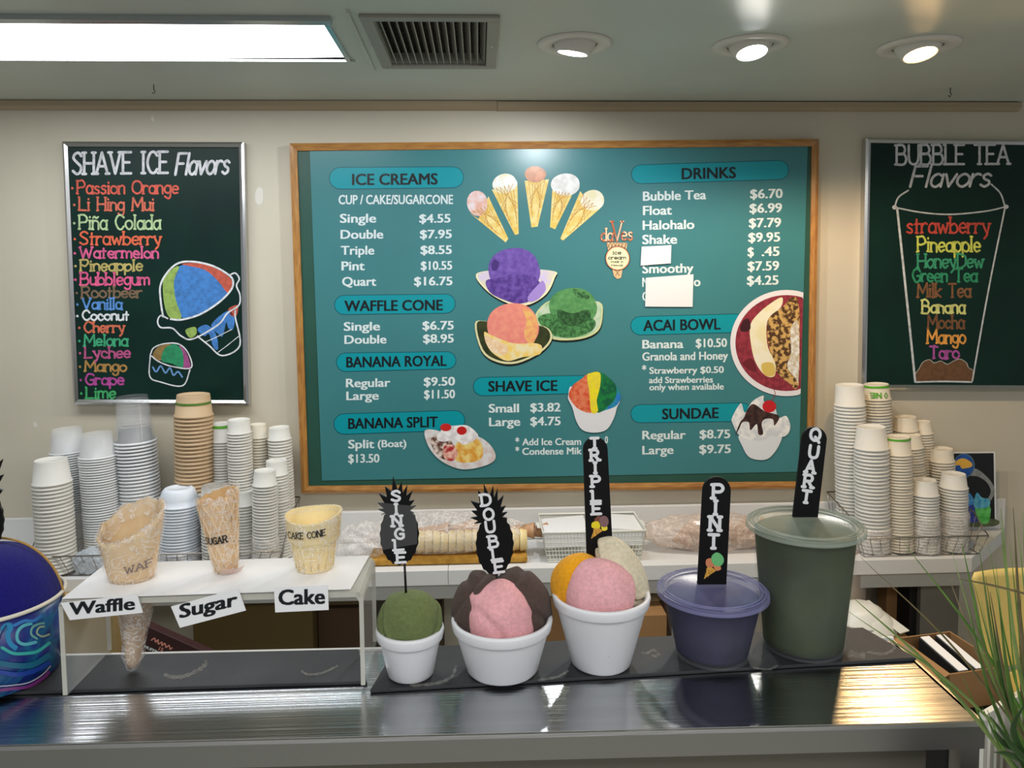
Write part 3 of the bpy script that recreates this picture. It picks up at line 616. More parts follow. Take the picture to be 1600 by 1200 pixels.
# acai bowl, clipped by the poster edge
xe = lambda y: 1262+(1248-1262)*(y-226)/(737-226)-.4
def clip(pts):
    out = []
    for x, y in pts:
        d = math.hypot((x-1229)/80, (y-536)/75)
        if len(pts) != 60 and d > .97: x = 1229+(x-1229)/d*.97; y = 536+(y-536)/d*.97
        out.append((min(x, xe(y)), y))
    return out
cx, cy = 1229, 536
ac = pic('acai_bowl_picture', clip(ell(cx, cy, 88, 83, 60)), pc((236, 232, 234)), smooth=False)
for rr, mm in (((80, 75), pc((158, 54, 66), (130, 40, 52), 60)),):
    PLY[0] += .15; m = MB(); patch(m, fP(PLY[0]), clip(ell(cx, cy, rr[0], rr[1], 60)), False); obj('print_layer', m, mm, ac)
def cc8(l): return [(970+.25*x, 480+.25*y) for x, y in l]
for pts, mm in (([(930, 40), (1010, 0), (1060, -60), (1112, -100), (1112, 490), (1060, 480), (980, 410), (940, 300), (915, 170)], pc((214, 172, 100), (84, 54, 28), 75, (.45, .55))),
                ([(810, 110), (870, 30), (960, -40), (1010, -60), (1000, 0), (930, 60), (910, 130), (920, 250), (965, 350), (960, 430), (900, 425), (840, 340), (812, 220)], pc((240, 228, 176), (246, 240, 214), 14)),
                ([(1060, 140), (1111, 100), (1111, 450), (1090, 440), (1040, 370), (1065, 280)], pc((240, 238, 232), (206, 190, 160), 70)),
                ([(750, 90), (800, 75), (808, 140), (750, 150)], pc((64, 20, 28))), ([(760, 350), (820, 320), (850, 400), (800, 390)], pc((110, 30, 40))), ([(880, 355), (950, 350), (962, 420), (900, 425)], pc((220, 190, 96)))):
    PLY[0] += .15; m = MB(); patch(m, fP(PLY[0]), clip([(v.x, v.y) for v in cr([Vector(p) for p in cc8(pts)], True, 4)]), False); obj('print_layer', m, mm, ac)
# sundae
sd = pic('sundae_picture', cc8([(740, 800), (760, 870), (800, 935), (870, 955), (930, 940), (985, 870), (1000, 800), (870, 830)]), pc((228, 232, 236)))
for pts, mm in (([(695, 690), (750, 600), (775, 660), (820, 590), (890, 552), (895, 590), (960, 620), (985, 690), (1035, 680), (1060, 750), (1030, 805), (960, 810), (870, 835), (780, 820), (730, 790), (700, 730)], pc((246, 246, 242), (214, 218, 222), 40)),
                ([(790, 640), (830, 605), (900, 650), (990, 680), (960, 740), (950, 700), (900, 700), (880, 730), (890, 790), (860, 795), (850, 730), (810, 770), (800, 720), (760, 720), (740, 760), (715, 800), (745, 720), (770, 690)], pc((44, 26, 22), (80, 52, 44), 70)),
                (ell(928, 620, 43, 38, 16), pc((200, 30, 34)))):
    PLY[0] += .15; m = MB(); patch(m, fP(PLY[0]), cc8(pts)); obj('print_layer', m, mm, sd)
PLY[0] += .1; m = MB(); strokes(m, fP(PLY[0]), cc8([(938, 590), (965, 540), (945, 495)]), .9); obj('cherry_stalk', m, pc((150, 40, 40)), sd)
# banana split
def c5(l): return [(440+.2416*x, 480+.2417*y) for x, y in l]
bs = pic('banana_split_picture', c5([(925, 800), (1000, 795), (1100, 830), (1250, 830), (1340, 880), (1385, 960), (1350, 1010), (1230, 1045), (1130, 1040), (1020, 985), (950, 900)]), pc((226, 226, 226), (214, 196, 190), 40))
for pts, mm in (([(960, 860), (1030, 830), (1100, 870), (1130, 960), (1080, 990), (1010, 960)], pc((96, 56, 48), (230, 214, 200), 60)), ([(1130, 880), (1250, 845), (1300, 900), (1290, 980), (1200, 1005), (1120, 985)], pc((240, 214, 130), (226, 160, 60), 45)),
                ([(1050, 900), (1110, 890), (1140, 950), (1100, 995), (1050, 970)], pc((240, 190, 170), (180, 40, 50), 60)), ([(1010, 820), (1060, 775), (1130, 765), (1200, 765), (1260, 810), (1265, 845), (1180, 890), (1120, 850), (1060, 870), (1010, 860)], pc((248, 246, 244), (220, 214, 216), 50)),
                (ell(1062, 777, 36, 25, 14), pc((206, 40, 38))), (ell(1165, 798, 32, 27, 14), pc((196, 30, 32)))):
    PLY[0] += .15; m = MB(); patch(m, fP(PLY[0]), c5(pts)); obj('print_layer', m, mm, bs)
# rainbow shave ice
def cs(l): return [(730+.16875*x, 570+.16875*y) for x, y in l]
si = pic('shave_ice_picture', cs([(935, 290), (975, 200), (1180, 420), (1400, 330), (1385, 400), (1355, 500), (1290, 600), (1180, 628), (1070, 605), (1010, 520), (975, 400), (940, 330)]), pc((228, 228, 232)))
for pts, mm in (([(940, 280), (980, 190), (1060, 130), (1120, 100), (1180, 300), (1160, 440), (1050, 420), (980, 360)], pc((214, 76, 40), (230, 130, 90), 60)),
                ([(1350, 180), (1400, 230), (1422, 300), (1380, 380), (1280, 420), (1200, 440), (1250, 330)], pc((40, 120, 200), (30, 150, 150), 60)),
                ([(1220, 80), (1300, 110), (1380, 200), (1370, 310), (1300, 390), (1200, 440), (1190, 250)], pc((22, 130, 60), (10, 90, 60), 70)),
                ([(1110, 100), (1150, 75), (1200, 65), (1235, 90), (1230, 200), (1200, 330), (1210, 430), (1150, 440), (1130, 250)], pc((244, 226, 30), (236, 214, 60), 60))):
    PLY[0] += .15; m = MB(); patch(m, fP(PLY[0]), cs(pts)); obj('print_layer', m, mm, si)
# paper patches taped on the poster
yk = yp-.0004*(PLY[0]+1)
for pts, lb in (([(1002.5, 385.5), (1049, 383), (1048, 411.5), (1001, 415)], 'small white paper patch taped over a drink name under Shake'), ([(1009, 434), (1083.5, 428.5), (1082, 479.5), (1008, 479)], 'larger white paper patch taped over a drink name under Smoothy')):
    m = MB(); m.prism([atY(x, y, yk) for x, y in pts], (0, -.0008, 0)); tag(obj('paper_patch', m, M_paperw), lb, 'paper patch')
m = MB(); patch(m, lambda x, y: atY(x, y, WY-.036-.012*.3), [(1262, 217), (1281, 218), (1281, 232)], False); obj('corner_tape', m, M_tape, mb_)
# ------------------------------------------------------------ back shelf
SY = 2.29
ZS = atY(830, 888, SY).z                       # shelf top height
sxR = atY(1519, 876, SY).x; sxM = atY(700, 890, SY).x
def zpx(y, x=830, Y=SY): return atY(x, y, Y).z
zf1 = zpx(911); shelf = thing('back_shelf', 'long white laminate shelf along the wall carrying the cup baskets', 'shelf', (0.3, 2.43, 0))
xRb = atY(1571, 800, WY-.02).x                 # rear right end
for x0, x1, nm in ((-2.6, sxM-.0006, 'worktop'), (sxM+.0006, sxR, 'worktop')):
    m = MB().box(((x0+x1)/2, (SY+WY-.02)/2, (ZS+zf1)/2), (x1-x0, WY-.02-SY, ZS-zf1)); obj(nm, m, M_lam, shelf, bevel=.001)
# wedge end: the right end is cut at an angle
m = MB(); m.prism([Vector((sxR, SY, zf1)), Vector((xRb, WY-.02, zf1)), Vector((sxR, WY-.02, zf1))], (0, 0, ZS-zf1)); obj('angled_end', m, M_lam, shelf)
zbs = atY(1200, 787, WY-.02).z
m = MB().box(((-2.6+xRb)/2, WY-.0105, (ZS+zbs)/2), (xRb+2.6, .019, zbs-ZS)); obj('backsplash', m, M_lam, shelf, bevel=.002)
za0, za1 = zpx(914), zpx(936)
xa = atY(1517, 900, SY+.02).x
m = MB().box(((-2.6+xa)/2, SY+.03, (za0+za1)/2), (xa+2.6, .02, za0-za1)); obj('apron', m, M_lamg, shelf)
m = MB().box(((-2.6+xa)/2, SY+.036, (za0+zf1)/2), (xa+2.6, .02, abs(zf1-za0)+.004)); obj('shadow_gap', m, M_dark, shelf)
for px0, px1, mm, dy in ((1440, 1500, mat('grey_panel', (128, 124, 116), .6), 0), (1428, 1440, M_dark, .02)):  # the narrow dark box paints the shade of the open gap beside the panel
    x0 = atY(px0, 980, SY+.06).x; x1 = atY(px1, 980, SY+.06).x
    m = MB().box(((x0+x1)/2, SY+.06+.09+dy, za1/2), (x1-x0, .16, za1)); obj('support_or_gap_shade', m, mm, shelf)
m = MB().box((-1.9, SY+.14, za1/2), (.03, .2, za1)); obj('support_or_gap_shade', m, M_lamg, shelf)
# ------------------------------------------------------------ stacks of cups
M_rimc = mat('clear_rim', (246, 248, 250), .2, alpha=.75); M_rimm = mat('milky_rim', (240, 242, 242), .3, alpha=.8)
def cup_profile(rb, rr, h, bead=.0022):
    return [(0, h-.004), (rb-.003, h-.004), (rb-.0022, h), (rb-.0006, h-.0004), (rb, h-.002), (rr-.0025, bead*2.4), (rr, bead*2.1), (rr+.0016, bead*1.2), (rr+.0008, bead*.3), (rr-.003, 0), (rr-.004, bead*2)]
def bowl_profile(rb, rr, h):
    return [(0, h-.003), (rb*.72, h-.003), (rb*.76, h), (rb*.9, h-.002), (rb+.002, h*.84), (rr*.93, h*.42), (rr-.002, .006), (rr+.0015, .005), (rr+.002, .001), (rr-.003, 0)]
def stack(kind, group, lab_top, lab, xt, yt, wt, yr, wr, xb, Y, pitch, m_, prof=cup_profile, band=None, seg=28, cat='cup', name='paper_cup', ybot=None, yvis=2000):
    """xt, yt: centre and far edge of the top disc; yr: first rim (sides); xb: stack centre at its foot"""
    c0 = atY(xt, yt, Y); s = 1/ppm(c0)
    elev = (yt-430)/F; yc = yt+wt/2*elev
    T = atY(xt, yc, Y); Rm = atY(xt, yr, Y); h = T.z-Rm.z; rb, rr = wt*s/2, wr*s/2
    zb = ZS+.006 if ybot is None else atY(xb, ybot, Y).z
    B = Vector((atY(xb, proj((T.x, Y, zb))[1], Y).x, Y, zb)); ax = (T-B).normalized()
    L = (T-B).length-h; p = pitch*s; n = max(2, round(L/p)+1); p = L/(n-1)
    q = Vector((0, 0, 1)).rotation_difference(ax).to_euler()
    mesh = None
    for k in range(n-1, -1, -1):
        isT = k == n-1
        pk = B+ax*(p*k)
        if proj(pk)[1] > yvis:
            HID.lathe(prof(rb, rr, h)[4:], pk, 16, M=q.to_matrix()); continue
        if mesh is None:
            PF = prof(rb, rr, h, p*.27) if prof is cup_profile else prof(rb, rr, h)
            o = obj(name, MB().lathe(PF, seg=seg), m_, local=True); mesh = o.data
            if m_ in (M_clear, M_milky):
                mesh.materials.append(M_rimc if m_ is M_clear else M_rimm)
                for f in mesh.polygons:
                    if max(mesh.vertices[v].co.z for v in f.vertices) < p*.8: f.material_index = 1
        else:
            o = bpy.data.objects.new(name, mesh); COL.objects.link(o)
        a = random.uniform(0, 6.28)
        o.location = B+ax*(p*k)+Vector((random.gauss(0, .00035), random.gauss(0, .00035), 0)); o.rotation_euler = q
        tag(o, lab_top if isT else lab, cat, group)
        if isT and band:
            z0, z1, bm_ = band; r = lambda z: rb+(rr-rb)*(h-z)/h+.0004
            mm = MB().lathe([(r(h*z0), h*z0), (r(h*z1), h*z1)], seg=seg); bo = obj('printed_band', mm, bm_, local=True); bo.parent = o
    return B, T, rr, n
HID = MB(); n_all = 0
Fy, Ry = 2.365, 2.47
LEFT = [
 # xt  yt  wt  yr  wr  xb  Y pitch mat prof band group top other
 (79, 712, 46, 755, 56, 90, 2.35, 5.9, M_cup, cup_profile, None, 'white cups stacked at the far left end of the left basket', 'topmost cup of the leaning white stack at the far left', 'white paper cup nested in the leaning stack at the far left', 'paper_cup', 0),
 (104, 665, 42, 706, 54, 124, 2.47, 3.6, M_milky, cup_profile, None, 'milky plastic tubs in the rear left stack', 'topmost milky plastic tub of the rear stack behind the far left white cups', 'milky plastic tub nested in the rear stack behind the far left white cups', 'plastic_tub', 0),
 (151, 672, 44, 713, 56, 165, 2.42, 4.0, M_milky, cup_profile, None, 'milky plastic tubs in the second stack', 'topmost milky plastic tub of the stack rising behind the waffle cone', 'milky plastic tub nested in the stack behind the waffle cone', 'plastic_tub', 0),
 (206, 615, 46, 691, 61, 226, 2.46, 5.4, M_clear, cup_profile, None, 'tall clear plastic cups in the left basket', 'topmost clear plastic cup of the tallest clear stack', 'clear plastic cup nested in the tall stack under the shave ice board', 'plastic_cup', 0),
 (302, 612, 49, 650, 58, 307, 2.45, 6.1, M_brown, cup_profile, (.58, .68, M_dgreen), 'brown kraft cups in the left basket', 'topmost tan kraft cup with a green band, highest of the left basket', 'tan kraft cup nested in the brown stack', 'kraft_cup', 0),
 (279, 755, 46, 789, 60, 281, 2.37, 4.6, M_bowl, bowl_profile, None, 'white foam bowls in the left basket', 'topmost upturned white foam bowl between the waffle and sugar cones', 'upturned white foam bowl nested in the stack between waffle and sugar cones', 'foam_bowl', 0),
 (346, 658, 30, 690, 34, 350, 2.48, 4.3, M_cup, cup_profile, (.78, .92, M_green), 'green banded cups behind the sugar cone', 'topmost green banded cup right beside the brown stack', 'white cup nested in the rear stack right beside the brown one', 'paper_cup', 0),
 (373, 652, 33, 677, 37, 381, 2.44, 4.6, M_cup, cup_profile, None, 'white cups of the tall stack above the sugar cone', 'topmost white cup of the tall stack rising above the sugar cone', 'white cup nested in the tall stack rising above the sugar cone', 'paper_cup', 0),
 (403, 660, 25, 684, 29, 407, 2.50, 4.4, M_cupw, cup_profile, None, 'small cream cups at the rear of the left basket', 'topmost small cream cup between two taller rear stacks', 'small cream cup nested at the rear between two taller stacks', 'paper_cup', 0),
 (436, 664, 31, 687, 36, 446, 2.49, 4.6, M_cup, cup_profile, None, 'white cups of the rear stack nearest the oak frame', 'topmost white cup of the rear stack nearest the oak frame', 'white cup nested in the rear stack nearest the oak frame', 'paper_cup', 0),
 (432, 715, 32, 742, 35, 439, 2.43, 4.6, M_cup, cup_profile, None, 'white cups of the middle stack at the right end of the left basket', 'topmost white cup of the middle stack at the right end of the left basket', 'white cup nested in the middle stack at the right end of the left basket', 'paper_cup', 0),
 (414, 730, 32, 758, 38, 415, 2.35, 4.7, M_cup, cup_profile, None, 'white cups of the front stack right of the sugar cone', 'topmost white cup of the front stack right of the sugar cone', 'white cup nested in the front stack right of the sugar cone', 'paper_cup', 0),
 (380, 762, 31, 789, 36, 385, 2.40, 4.7, M_cup, cup_profile, None, 'white cups half hidden behind the sugar cone', 'topmost white cup of the short stack half hidden behind the sugar cone', 'white cup nested in the short stack half hidden behind the sugar cone', 'paper_cup', 0),
 (335, 752, 38, 790, 44, 340, 2.35, 5.0, M_cup, cup_profile, (.76, .9, M_green), 'cups directly behind the sugar cone', 'green banded white cup peeking over the top of the sugar cone', 'white cup hidden in the stack directly behind the sugar cone', 'paper_cup', 0),
]
RIGHT = [
 (1327, 598, 41, 634, 46, 1331, 2.46, 5.2, M_cup, cup_profile, None, 'white cups of the tallest stack in the right basket', 'topmost white cup of the tallest stack in the right basket', 'white cup nested in the tallest stack at the left of the right basket', 'paper_cup', 0),
 (1369, 597, 36, 624, 42, 1376, 2.49, 4.6, M_cupw, cup_profile, (.8, .94, M_green), 'green banded cups at the rear of the right basket', 'topmost green banded cup touching the bubble tea board', 'white cup nested in the rear stack below the bubble tea board', 'paper_cup', 0),
 (1361, 662, 42, 701, 51, 1364, 2.37, 5.7, M_cup, cup_profile, None, 'large white cups at the front left of the right basket', 'topmost large white cup at the front left of the right basket', 'large white cup nested in the front left stack of the right basket', 'paper_cup', 0),
 (1403, 678, 36, 710, 40, 1406, 2.36, 4.6, M_cupw, cup_profile, (.84, .95, M_green), 'green banded cups at the front of the right basket', 'topmost green banded cup at the front of the right basket', 'cream cup nested in the front green banded stack', 'paper_cup', 0),
 (1415, 648, 31, 673, 36, 1422, 2.50, 4.4, M_cupw, cup_profile, None, 'cream cups of the rear stack right of the green banded one', 'topmost cream cup of the rear stack with a tall plain top', 'cream cup nested in the rear stack right of the green banded one', 'paper_cup', 0),
 (1442, 656, 22, 678, 27, 1452, 2.50, 4.2, M_cupw, cup_profile, None, 'small cream cups at the rear of the right basket', 'topmost small cream cup at the rear of the right basket', 'small cream cup nested at the rear of the right basket', 'paper_cup', 0),
 (1422, 676, 30, 700, 36, 1433, 2.45, 4.4, M_cupw, cup_profile, None, 'cream cups in the middle of the right basket', 'topmost cream cup in the middle of the right basket', 'cream cup nested in the middle of the right basket', 'paper_cup', 0),
 (1471, 697, 32, 721, 36, 1475, 2.46, 4.4, M_cupw, cup_profile, None, 'cream cups of the rear stack left of the drinks poster', 'topmost cream cup of the rear stack left of the drinks poster', 'cream cup nested in the rear stack left of the drinks poster', 'paper_cup', 0),
 (1445, 745, 33, 773, 40, 1446, 2.35, 4.7, M_cup, cup_profile, None, 'white cups of the short front stack', 'topmost white cup of the shortest front stack in the right basket', 'white cup nested in the shortest front stack in the right basket', 'paper_cup', 0),
 (1490, 735, 34, 762, 41, 1488, 2.36, 4.7, M_cup, cup_profile, None, 'white cups of the front stack before the drinks poster', 'topmost white cup of the front stack before the drinks poster', 'white cup nested in the front stack before the drinks poster', 'paper_cup', 0),
]
ST = {}
VIS = [2000, 800, 835, 780, 768, 2000, 735, 772, 733, 768, 790, 2000, 862, 765, 768, 655, 2000, 2000, 690, 740, 770, 745, 2000, 2000]
for i, a in enumerate(LEFT+RIGHT):
    xt, yt, wt, yr, wr, xb, Y, pt, mm, pf, band, grp, l1, l2, nm, _ = a
    ST[i] = stack(nm, grp, l1, l2, xt, yt, wt, yr, wr, xb, Y, pt, mm, pf, band, name=nm, yvis=VIS[i], cat='bowl' if nm == 'foam_bowl' else ('tub' if nm == 'plastic_tub' else 'cup'))
    n_all += ST[i][3]
tag(obj('paper_cup', HID, M_cup), 'lower cups of the rear stacks, hidden in the baskets behind the front stacks', 'cup', kind='stuff')
# inverted lettering and a mark on the green banded cup
def wrap(B, T, r, h0=None):
    ax = (T-B).normalized()
    return ax
top_b = [o for o in COL.objects if o.get('label') == 'topmost green banded cup touching the bubble tea board'][0]
m = MB(); k_ = 1/ppm(atY(1369, 612, 2.49)); rb_, rr_ = 18*k_, 21*k_; hh = (ST[15][1]-top_b.location).length
def cupfn(x, y):           # x, y in photo pixels about the cup's middle
    z = (624-y)*k_; r = rb_+(rr_-rb_)*(hh-z)/hh+.0004; a = math.asin(max(-.97, min(.97, (x-1369)*k_/r)))
    return Vector((r*math.sin(a), -r*math.cos(a), z))
print_text(m, lambda x, y: cupfn(2*1360-x, 2*614.5-y), 'NE', 1353, 1367, 618.5, 8, bold=.04)
strokes(m, cupfn, [(1371, 615), (1374, 611), (1377, 615), (1374, 619)], 1.3, closed=True, smooth=False)
o = obj('lettering', m, M_green, local=True); o.parent = top_b
# cling film round the feet of some stacks
def film(i, y0, label, grow=1.12, seed=0):
    B, T, rr, n = ST[i]; zt_ = atY(proj(B)[0], y0, B.y).z
    def f(v, a):
        nz = noise.noise(Vector((math.cos(a)*2.2, math.sin(a)*2.2, v.z*40+seed)))
        k = 1+.07*nz; return Vector((v.x*k, v.y*k, v.z+.004*noise.noise(Vector((a*3, seed, 0)))))
    ax = (T-B).normalized(); q = Vector((0, 0, 1)).rotation_difference(ax).to_matrix(); hgt = zt_-ZS
    pr = [(rr*grow*.98+.002, .004+hgt*j/9) for j in range(9)]+[(rr+.003, hgt)]
    m = MB().lathe(pr, B+Vector((0, 0, -.004)), 36, M=q, fn=f)
    tag(obj('cup_sleeve_bag', m, M_bag), label, 'plastic bag')
film(16, 822, 'crumpled clear sleeve round the foot of the large front left stack of the right basket', seed=1)
film(22, 805, 'crumpled clear sleeve round the lower half of the shortest front stack', seed=2)
film(23, 798, 'crumpled clear sleeve round the front stack before the drinks poster', seed=3)
film(11, 838, 'crumpled clear sleeve round the foot of the front stack right of the sugar cone', seed=4)
film(5, 856, 'crumpled clear sleeve round the foot of the foam bowls', seed=5)
film(1, 800, 'crumpled clear sleeve round the foot of the rear left milky tubs', seed=6)
# ------------------------------------------------------------ wire baskets
def basket(label, FL, FR, BL, BR, rimyF, rimyB, X0, X1, topL, topR):
    """px lists: front rim, back rim heights; floor rectangle from the shelf"""
    pass
def wire_basket(label, xl, xr_, yf, yb_, zf, zb2, splay, loc):
    t = thing('wire_basket', label, 'wire basket', loc)
    z0 = ZS+.003
    r = .0016
    fl = Vector((xl, yf, z0)); fr = Vector((xr_, yf, z0)); bl = Vector((xl, yb_, z0)); br = Vector((xr_, yb_, z0))
    s = splay
    FLt = Vector((xl-s, yf-s*.55, zf)); FRt = Vector((xr_+s, yf-s*.55, zf)); BLt = Vector((xl-s*1.0, yb_+.006, zb2)); BRt = Vector((xr_+s*1.0, yb_+.006, zb2))
    # the sides keep the low front height, then climb to the high back
    mid = .10; ML = FLt.lerp(BLt, mid); ML.z = zf+.012; MR = FRt.lerp(BRt, mid); MR.z = zf+.012
    ML2 = FLt.lerp(BLt, .32); ML2.z = zf+(zb2-zf)*.62; MR2 = FRt.lerp(BRt, .32); MR2.z = zf+(zb2-zf)*.62
    m = MB(); m.tube([FLt, ML, ML2, BLt, BRt, MR2, MR, FRt], r*1.5, 6, closed=True); obj('rim', m, M_wire, t)
    m = MB(); m.tube([fl, fr, br, bl], r*1.1, 5, closed=True); obj('base_ring', m, M_wire, t)
    nf = int((xr_-xl)/.028)
    for i in range(nf+1):
        u = i/nf; m = MB(); m.tube([FLt.lerp(FRt, u), fl.lerp(fr, u), bl.lerp(br, u), BLt.lerp(BRt, u)], r*.75, 5); obj('wire', m, M_wire, t)
    for side in (0, 1):
        top = [FLt, ML, ML2, BLt] if side == 0 else [FRt, MR, MR2, BRt]; b0, b1 = (fl, bl) if side == 0 else (fr, br)
        ys_ = [p.y for p in top]
        for i in range(1, 8):
            y = yf+(yb_-yf)*i/8
            for a, b in zip(top[:-1], top[1:]):
                if a.y <= y <= b.y: tp = a.lerp(b, (y-a.y)/(b.y-a.y))
            m = MB(); m.tube([tp, b0.lerp(b1, i/8)], r*.75, 5); obj('side_wire', m, M_wire, t)
    return t
xl = atY(62, 885, 2.31).x; xr_ = atY(428, 880, 2.31).x
zf = atY(240, 866, 2.30).z
wire_basket('chrome wire basket full of cup stacks at the left end of the shelf', xl, xr_, 2.315, 2.53, zf, atY(40, 795, 2.53).z+.02, .03, ((xl+xr_)/2, 2.42, ZS))
xl2 = atY(1352, 865, 2.31).x; xr2 = atY(1531, 860, 2.31).x
wire_basket('chrome wire basket full of cup stacks at the right end of the shelf', xl2, xr2, 2.315, 2.53, atY(1440, 840, 2.3).z, atY(1510, 765, 2.53).z, .022, ((xl2+xr2)/2, 2.42, ZS))
# ------------------------------------------------------------ small drinks poster on the shelf
pq = [(1489, 707), (1555, 706), (1557, 823), (1489, 824)]
Yp = WY-.045; c = atY(1522, 823, Yp)
dp = thing('drinks_poster', 'small black drinks poster with white border standing behind the right basket', 'poster', (c.x, Yp, c.z))
c3 = lambda x, y: (1480+.175*x, 690+.175*y)
def fD(k): return lambda x, y: atY(x, y, Yp-.0004*k)
m = MB(); m.prism([atY(x, y, Yp) for x, y in pq], (0, .003, 0)); obj('sheet', m, M_paperw, dp)
m = MB(); patch(m, fD(1), [(1488, 708.5), (1552.5, 708), (1554.5, 821), (1488, 822)], False); obj('print_layer', m, mat('print_black', (12, 12, 14), .3), dp)
k = 2
for pts, mm in (([(245, 240), (330, 290), (400, 370), (425, 450), (380, 540), (360, 520), (390, 440), (350, 360), (270, 310), (200, 300)], pc((130, 134, 134), (150, 154, 154), 40)), ([(48, 700), (425, 690), (425, 755), (48, 760)], pc((70, 84, 56), (96, 108, 74), 40)),
                (ell(150, 215, 96, 108, 24), pc((90, 120, 140))), (ell(148, 215, 88, 100, 24), pc((20, 70, 150), (30, 90, 170), 30)), ([(60, 215), (90, 165), (150, 150), (215, 185), (222, 220), (180, 235), (130, 240), (110, 210)], pc((236, 182, 70))),
                ([(150, 540), (195, 520), (240, 545), (275, 700), (225, 722), (185, 700)], pc((60, 80, 190), (40, 50, 140), 50)), ([(160, 470), (200, 460), (240, 520), (240, 560), (150, 560)], pc((60, 130, 210), (80, 170, 230), 50)),
                ([(250, 590), (380, 570), (378, 700), (350, 732), (300, 730), (280, 690)], pc((70, 180, 70), (110, 210, 110), 50)), ([(245, 590), (245, 500), (270, 455), (310, 500), (370, 510), (385, 550), (350, 590)], pc((60, 150, 200), (110, 200, 220), 50))):
    m = MB(); patch(m, fD(k), [c3(*p) for p in pts], n=3); obj('print_layer', m, mm, dp); k += .4
# ------------------------------------------------------------ middle of the shelf: cone bags, tray, white basket
def crumple(name, c, rad, m_, seed, amp=.16, freq=2.6, flat=True, parent=None, kind=None, sub=5):
    def f(d):
        return amp*noise.noise(d*freq+Vector((seed, 0, 0)))+amp*.5*abs(noise.noise(d*freq*2.6+Vector((0, seed, 0))))
    m = MB(); m.ball((0, 0, 0), rad, f, sub)
    def sq(v):     # squarish, flat-bottomed
        return Vector((v.x, v.y, max(v.z, -rad[2]*.86)))
    m.v = [Vector(c)+sq(v) for v in m.v]
    return obj(name, m, m_, parent)
z = ZS
def X(px, py, Y): return atY(px, py, Y).x
Yt = 2.345
tx0, tx1 = X(576, 880, Yt), X(824, 875, Yt)
m = MB().box(((tx0+tx1)/2, Yt+.04, z+.0125), (tx1-tx0, .11, .021)); tag(obj('foam_tray', m, mat('mustard_sponge', (196, 148, 58), .9, col2=(170, 122, 40), nscale=60, bump=.5, bscale=200), bevel=.006), 'flat mustard yellow sponge tray under the bag of cones', 'tray')
# pale nested cones lying in a row inside the bag
for i in range(15):
    x = X(640+i*12.4, 860, Yt); k = 1/ppm((x, Yt, z))
    prof = [(0, -.002), (16*k, -.002), (17.5*k, 0), (17.5*k, .006), (16.6*k, .0075), (15.8*k, .021), (0, .021)]
    m = MB().lathe(prof, (x, Yt+.035, z+.024+17.5*k), 20, M=Matrix.Rotation(R(90), 3, 'Y'))
    tag(obj('cake_cone', m, M_cake), 'pale cone rim lying nested in the row inside the left cone bag', 'cone', 'nested cones lying inside the left cone bag')
for i in range(9):
    px = 632+i*22; x = X(px, 820, Yt+.08); k = 1/ppm((x, Yt+.08, z)); zz = z+.072+.006*math.sin(i*.75)+.014*(i % 2)
    m = MB().lathe([(2*k, 0), (11*k, .09), (12.5*k, .10), (11*k, .101), (3*k, .03)], (x, Yt+.065, zz), 16, M=Matrix.Rotation(R(86+4*math.sin(i)), 3, 'Y') @ Matrix.Rotation(R(12*math.sin(i*2.1)), 3, 'X'))
    tag(obj('sugar_cone', m, mat('brown_wafer', (206, 164, 124), .7, col2=(184, 140, 104), nscale=60)), 'brown cone lying on top inside the left cone bag', 'cone', 'brown cones on top inside the left cone bag')
crumple('cone_bag', ((tx0+tx1)/2-.01, Yt+.05, z+.028+.055), ((tx1-tx0)/2+.005, .085, .064), M_bag, 3.3, amp=.10); tag(bpy.data.objects['cone_bag'], 'crumpled clear bag of cones lying on the mustard tray', 'plastic bag')
cx_ = X(575, 850, Yt+.06)
o = crumple('empty_bag', (cx_-.01, Yt+.06, z+.052), (.085, .07, .06), M_bag, 8.1, amp=.22); tag(o, 'limp end of a clear bag beside the cake cone display, left of the mustard tray', 'plastic bag')
Y2 = 2.43; x0, x1 = X(1005, 850, Y2), X(1215, 850, Y2)
for i in range(11):
    px = 1050+i*13.5; x = X(px, 850, Y2); k = 1/ppm((x, Y2, z)); r = (13+2*math.sin(i))*k*1.3
    m = MB().lathe([(2*k, 0), (r, .05), (r*1.05, .052), (r, .053), (3*k, .01)], (x, Y2-.01, z+.03+i % 2*.022), 16, M=Matrix.Rotation(R(75), 3, 'Y'))
    tag(obj('sugar_cone', m, MATS['brown_wafer']), 'brown cone lying inside the right cone bag behind the pint tub', 'cone', 'cones inside the right cone bag')
o = crumple('cone_bag', ((x0+x1)/2, Y2, z+.052), ((x1-x0)/2, .075, .058), wrapmat('pinkish_bag', (236, 218, 204), .4, .75, 24), 5.7, amp=.14); tag(o, 'pinkish crumpled plastic bag of cones behind the pint tub', 'plastic bag')
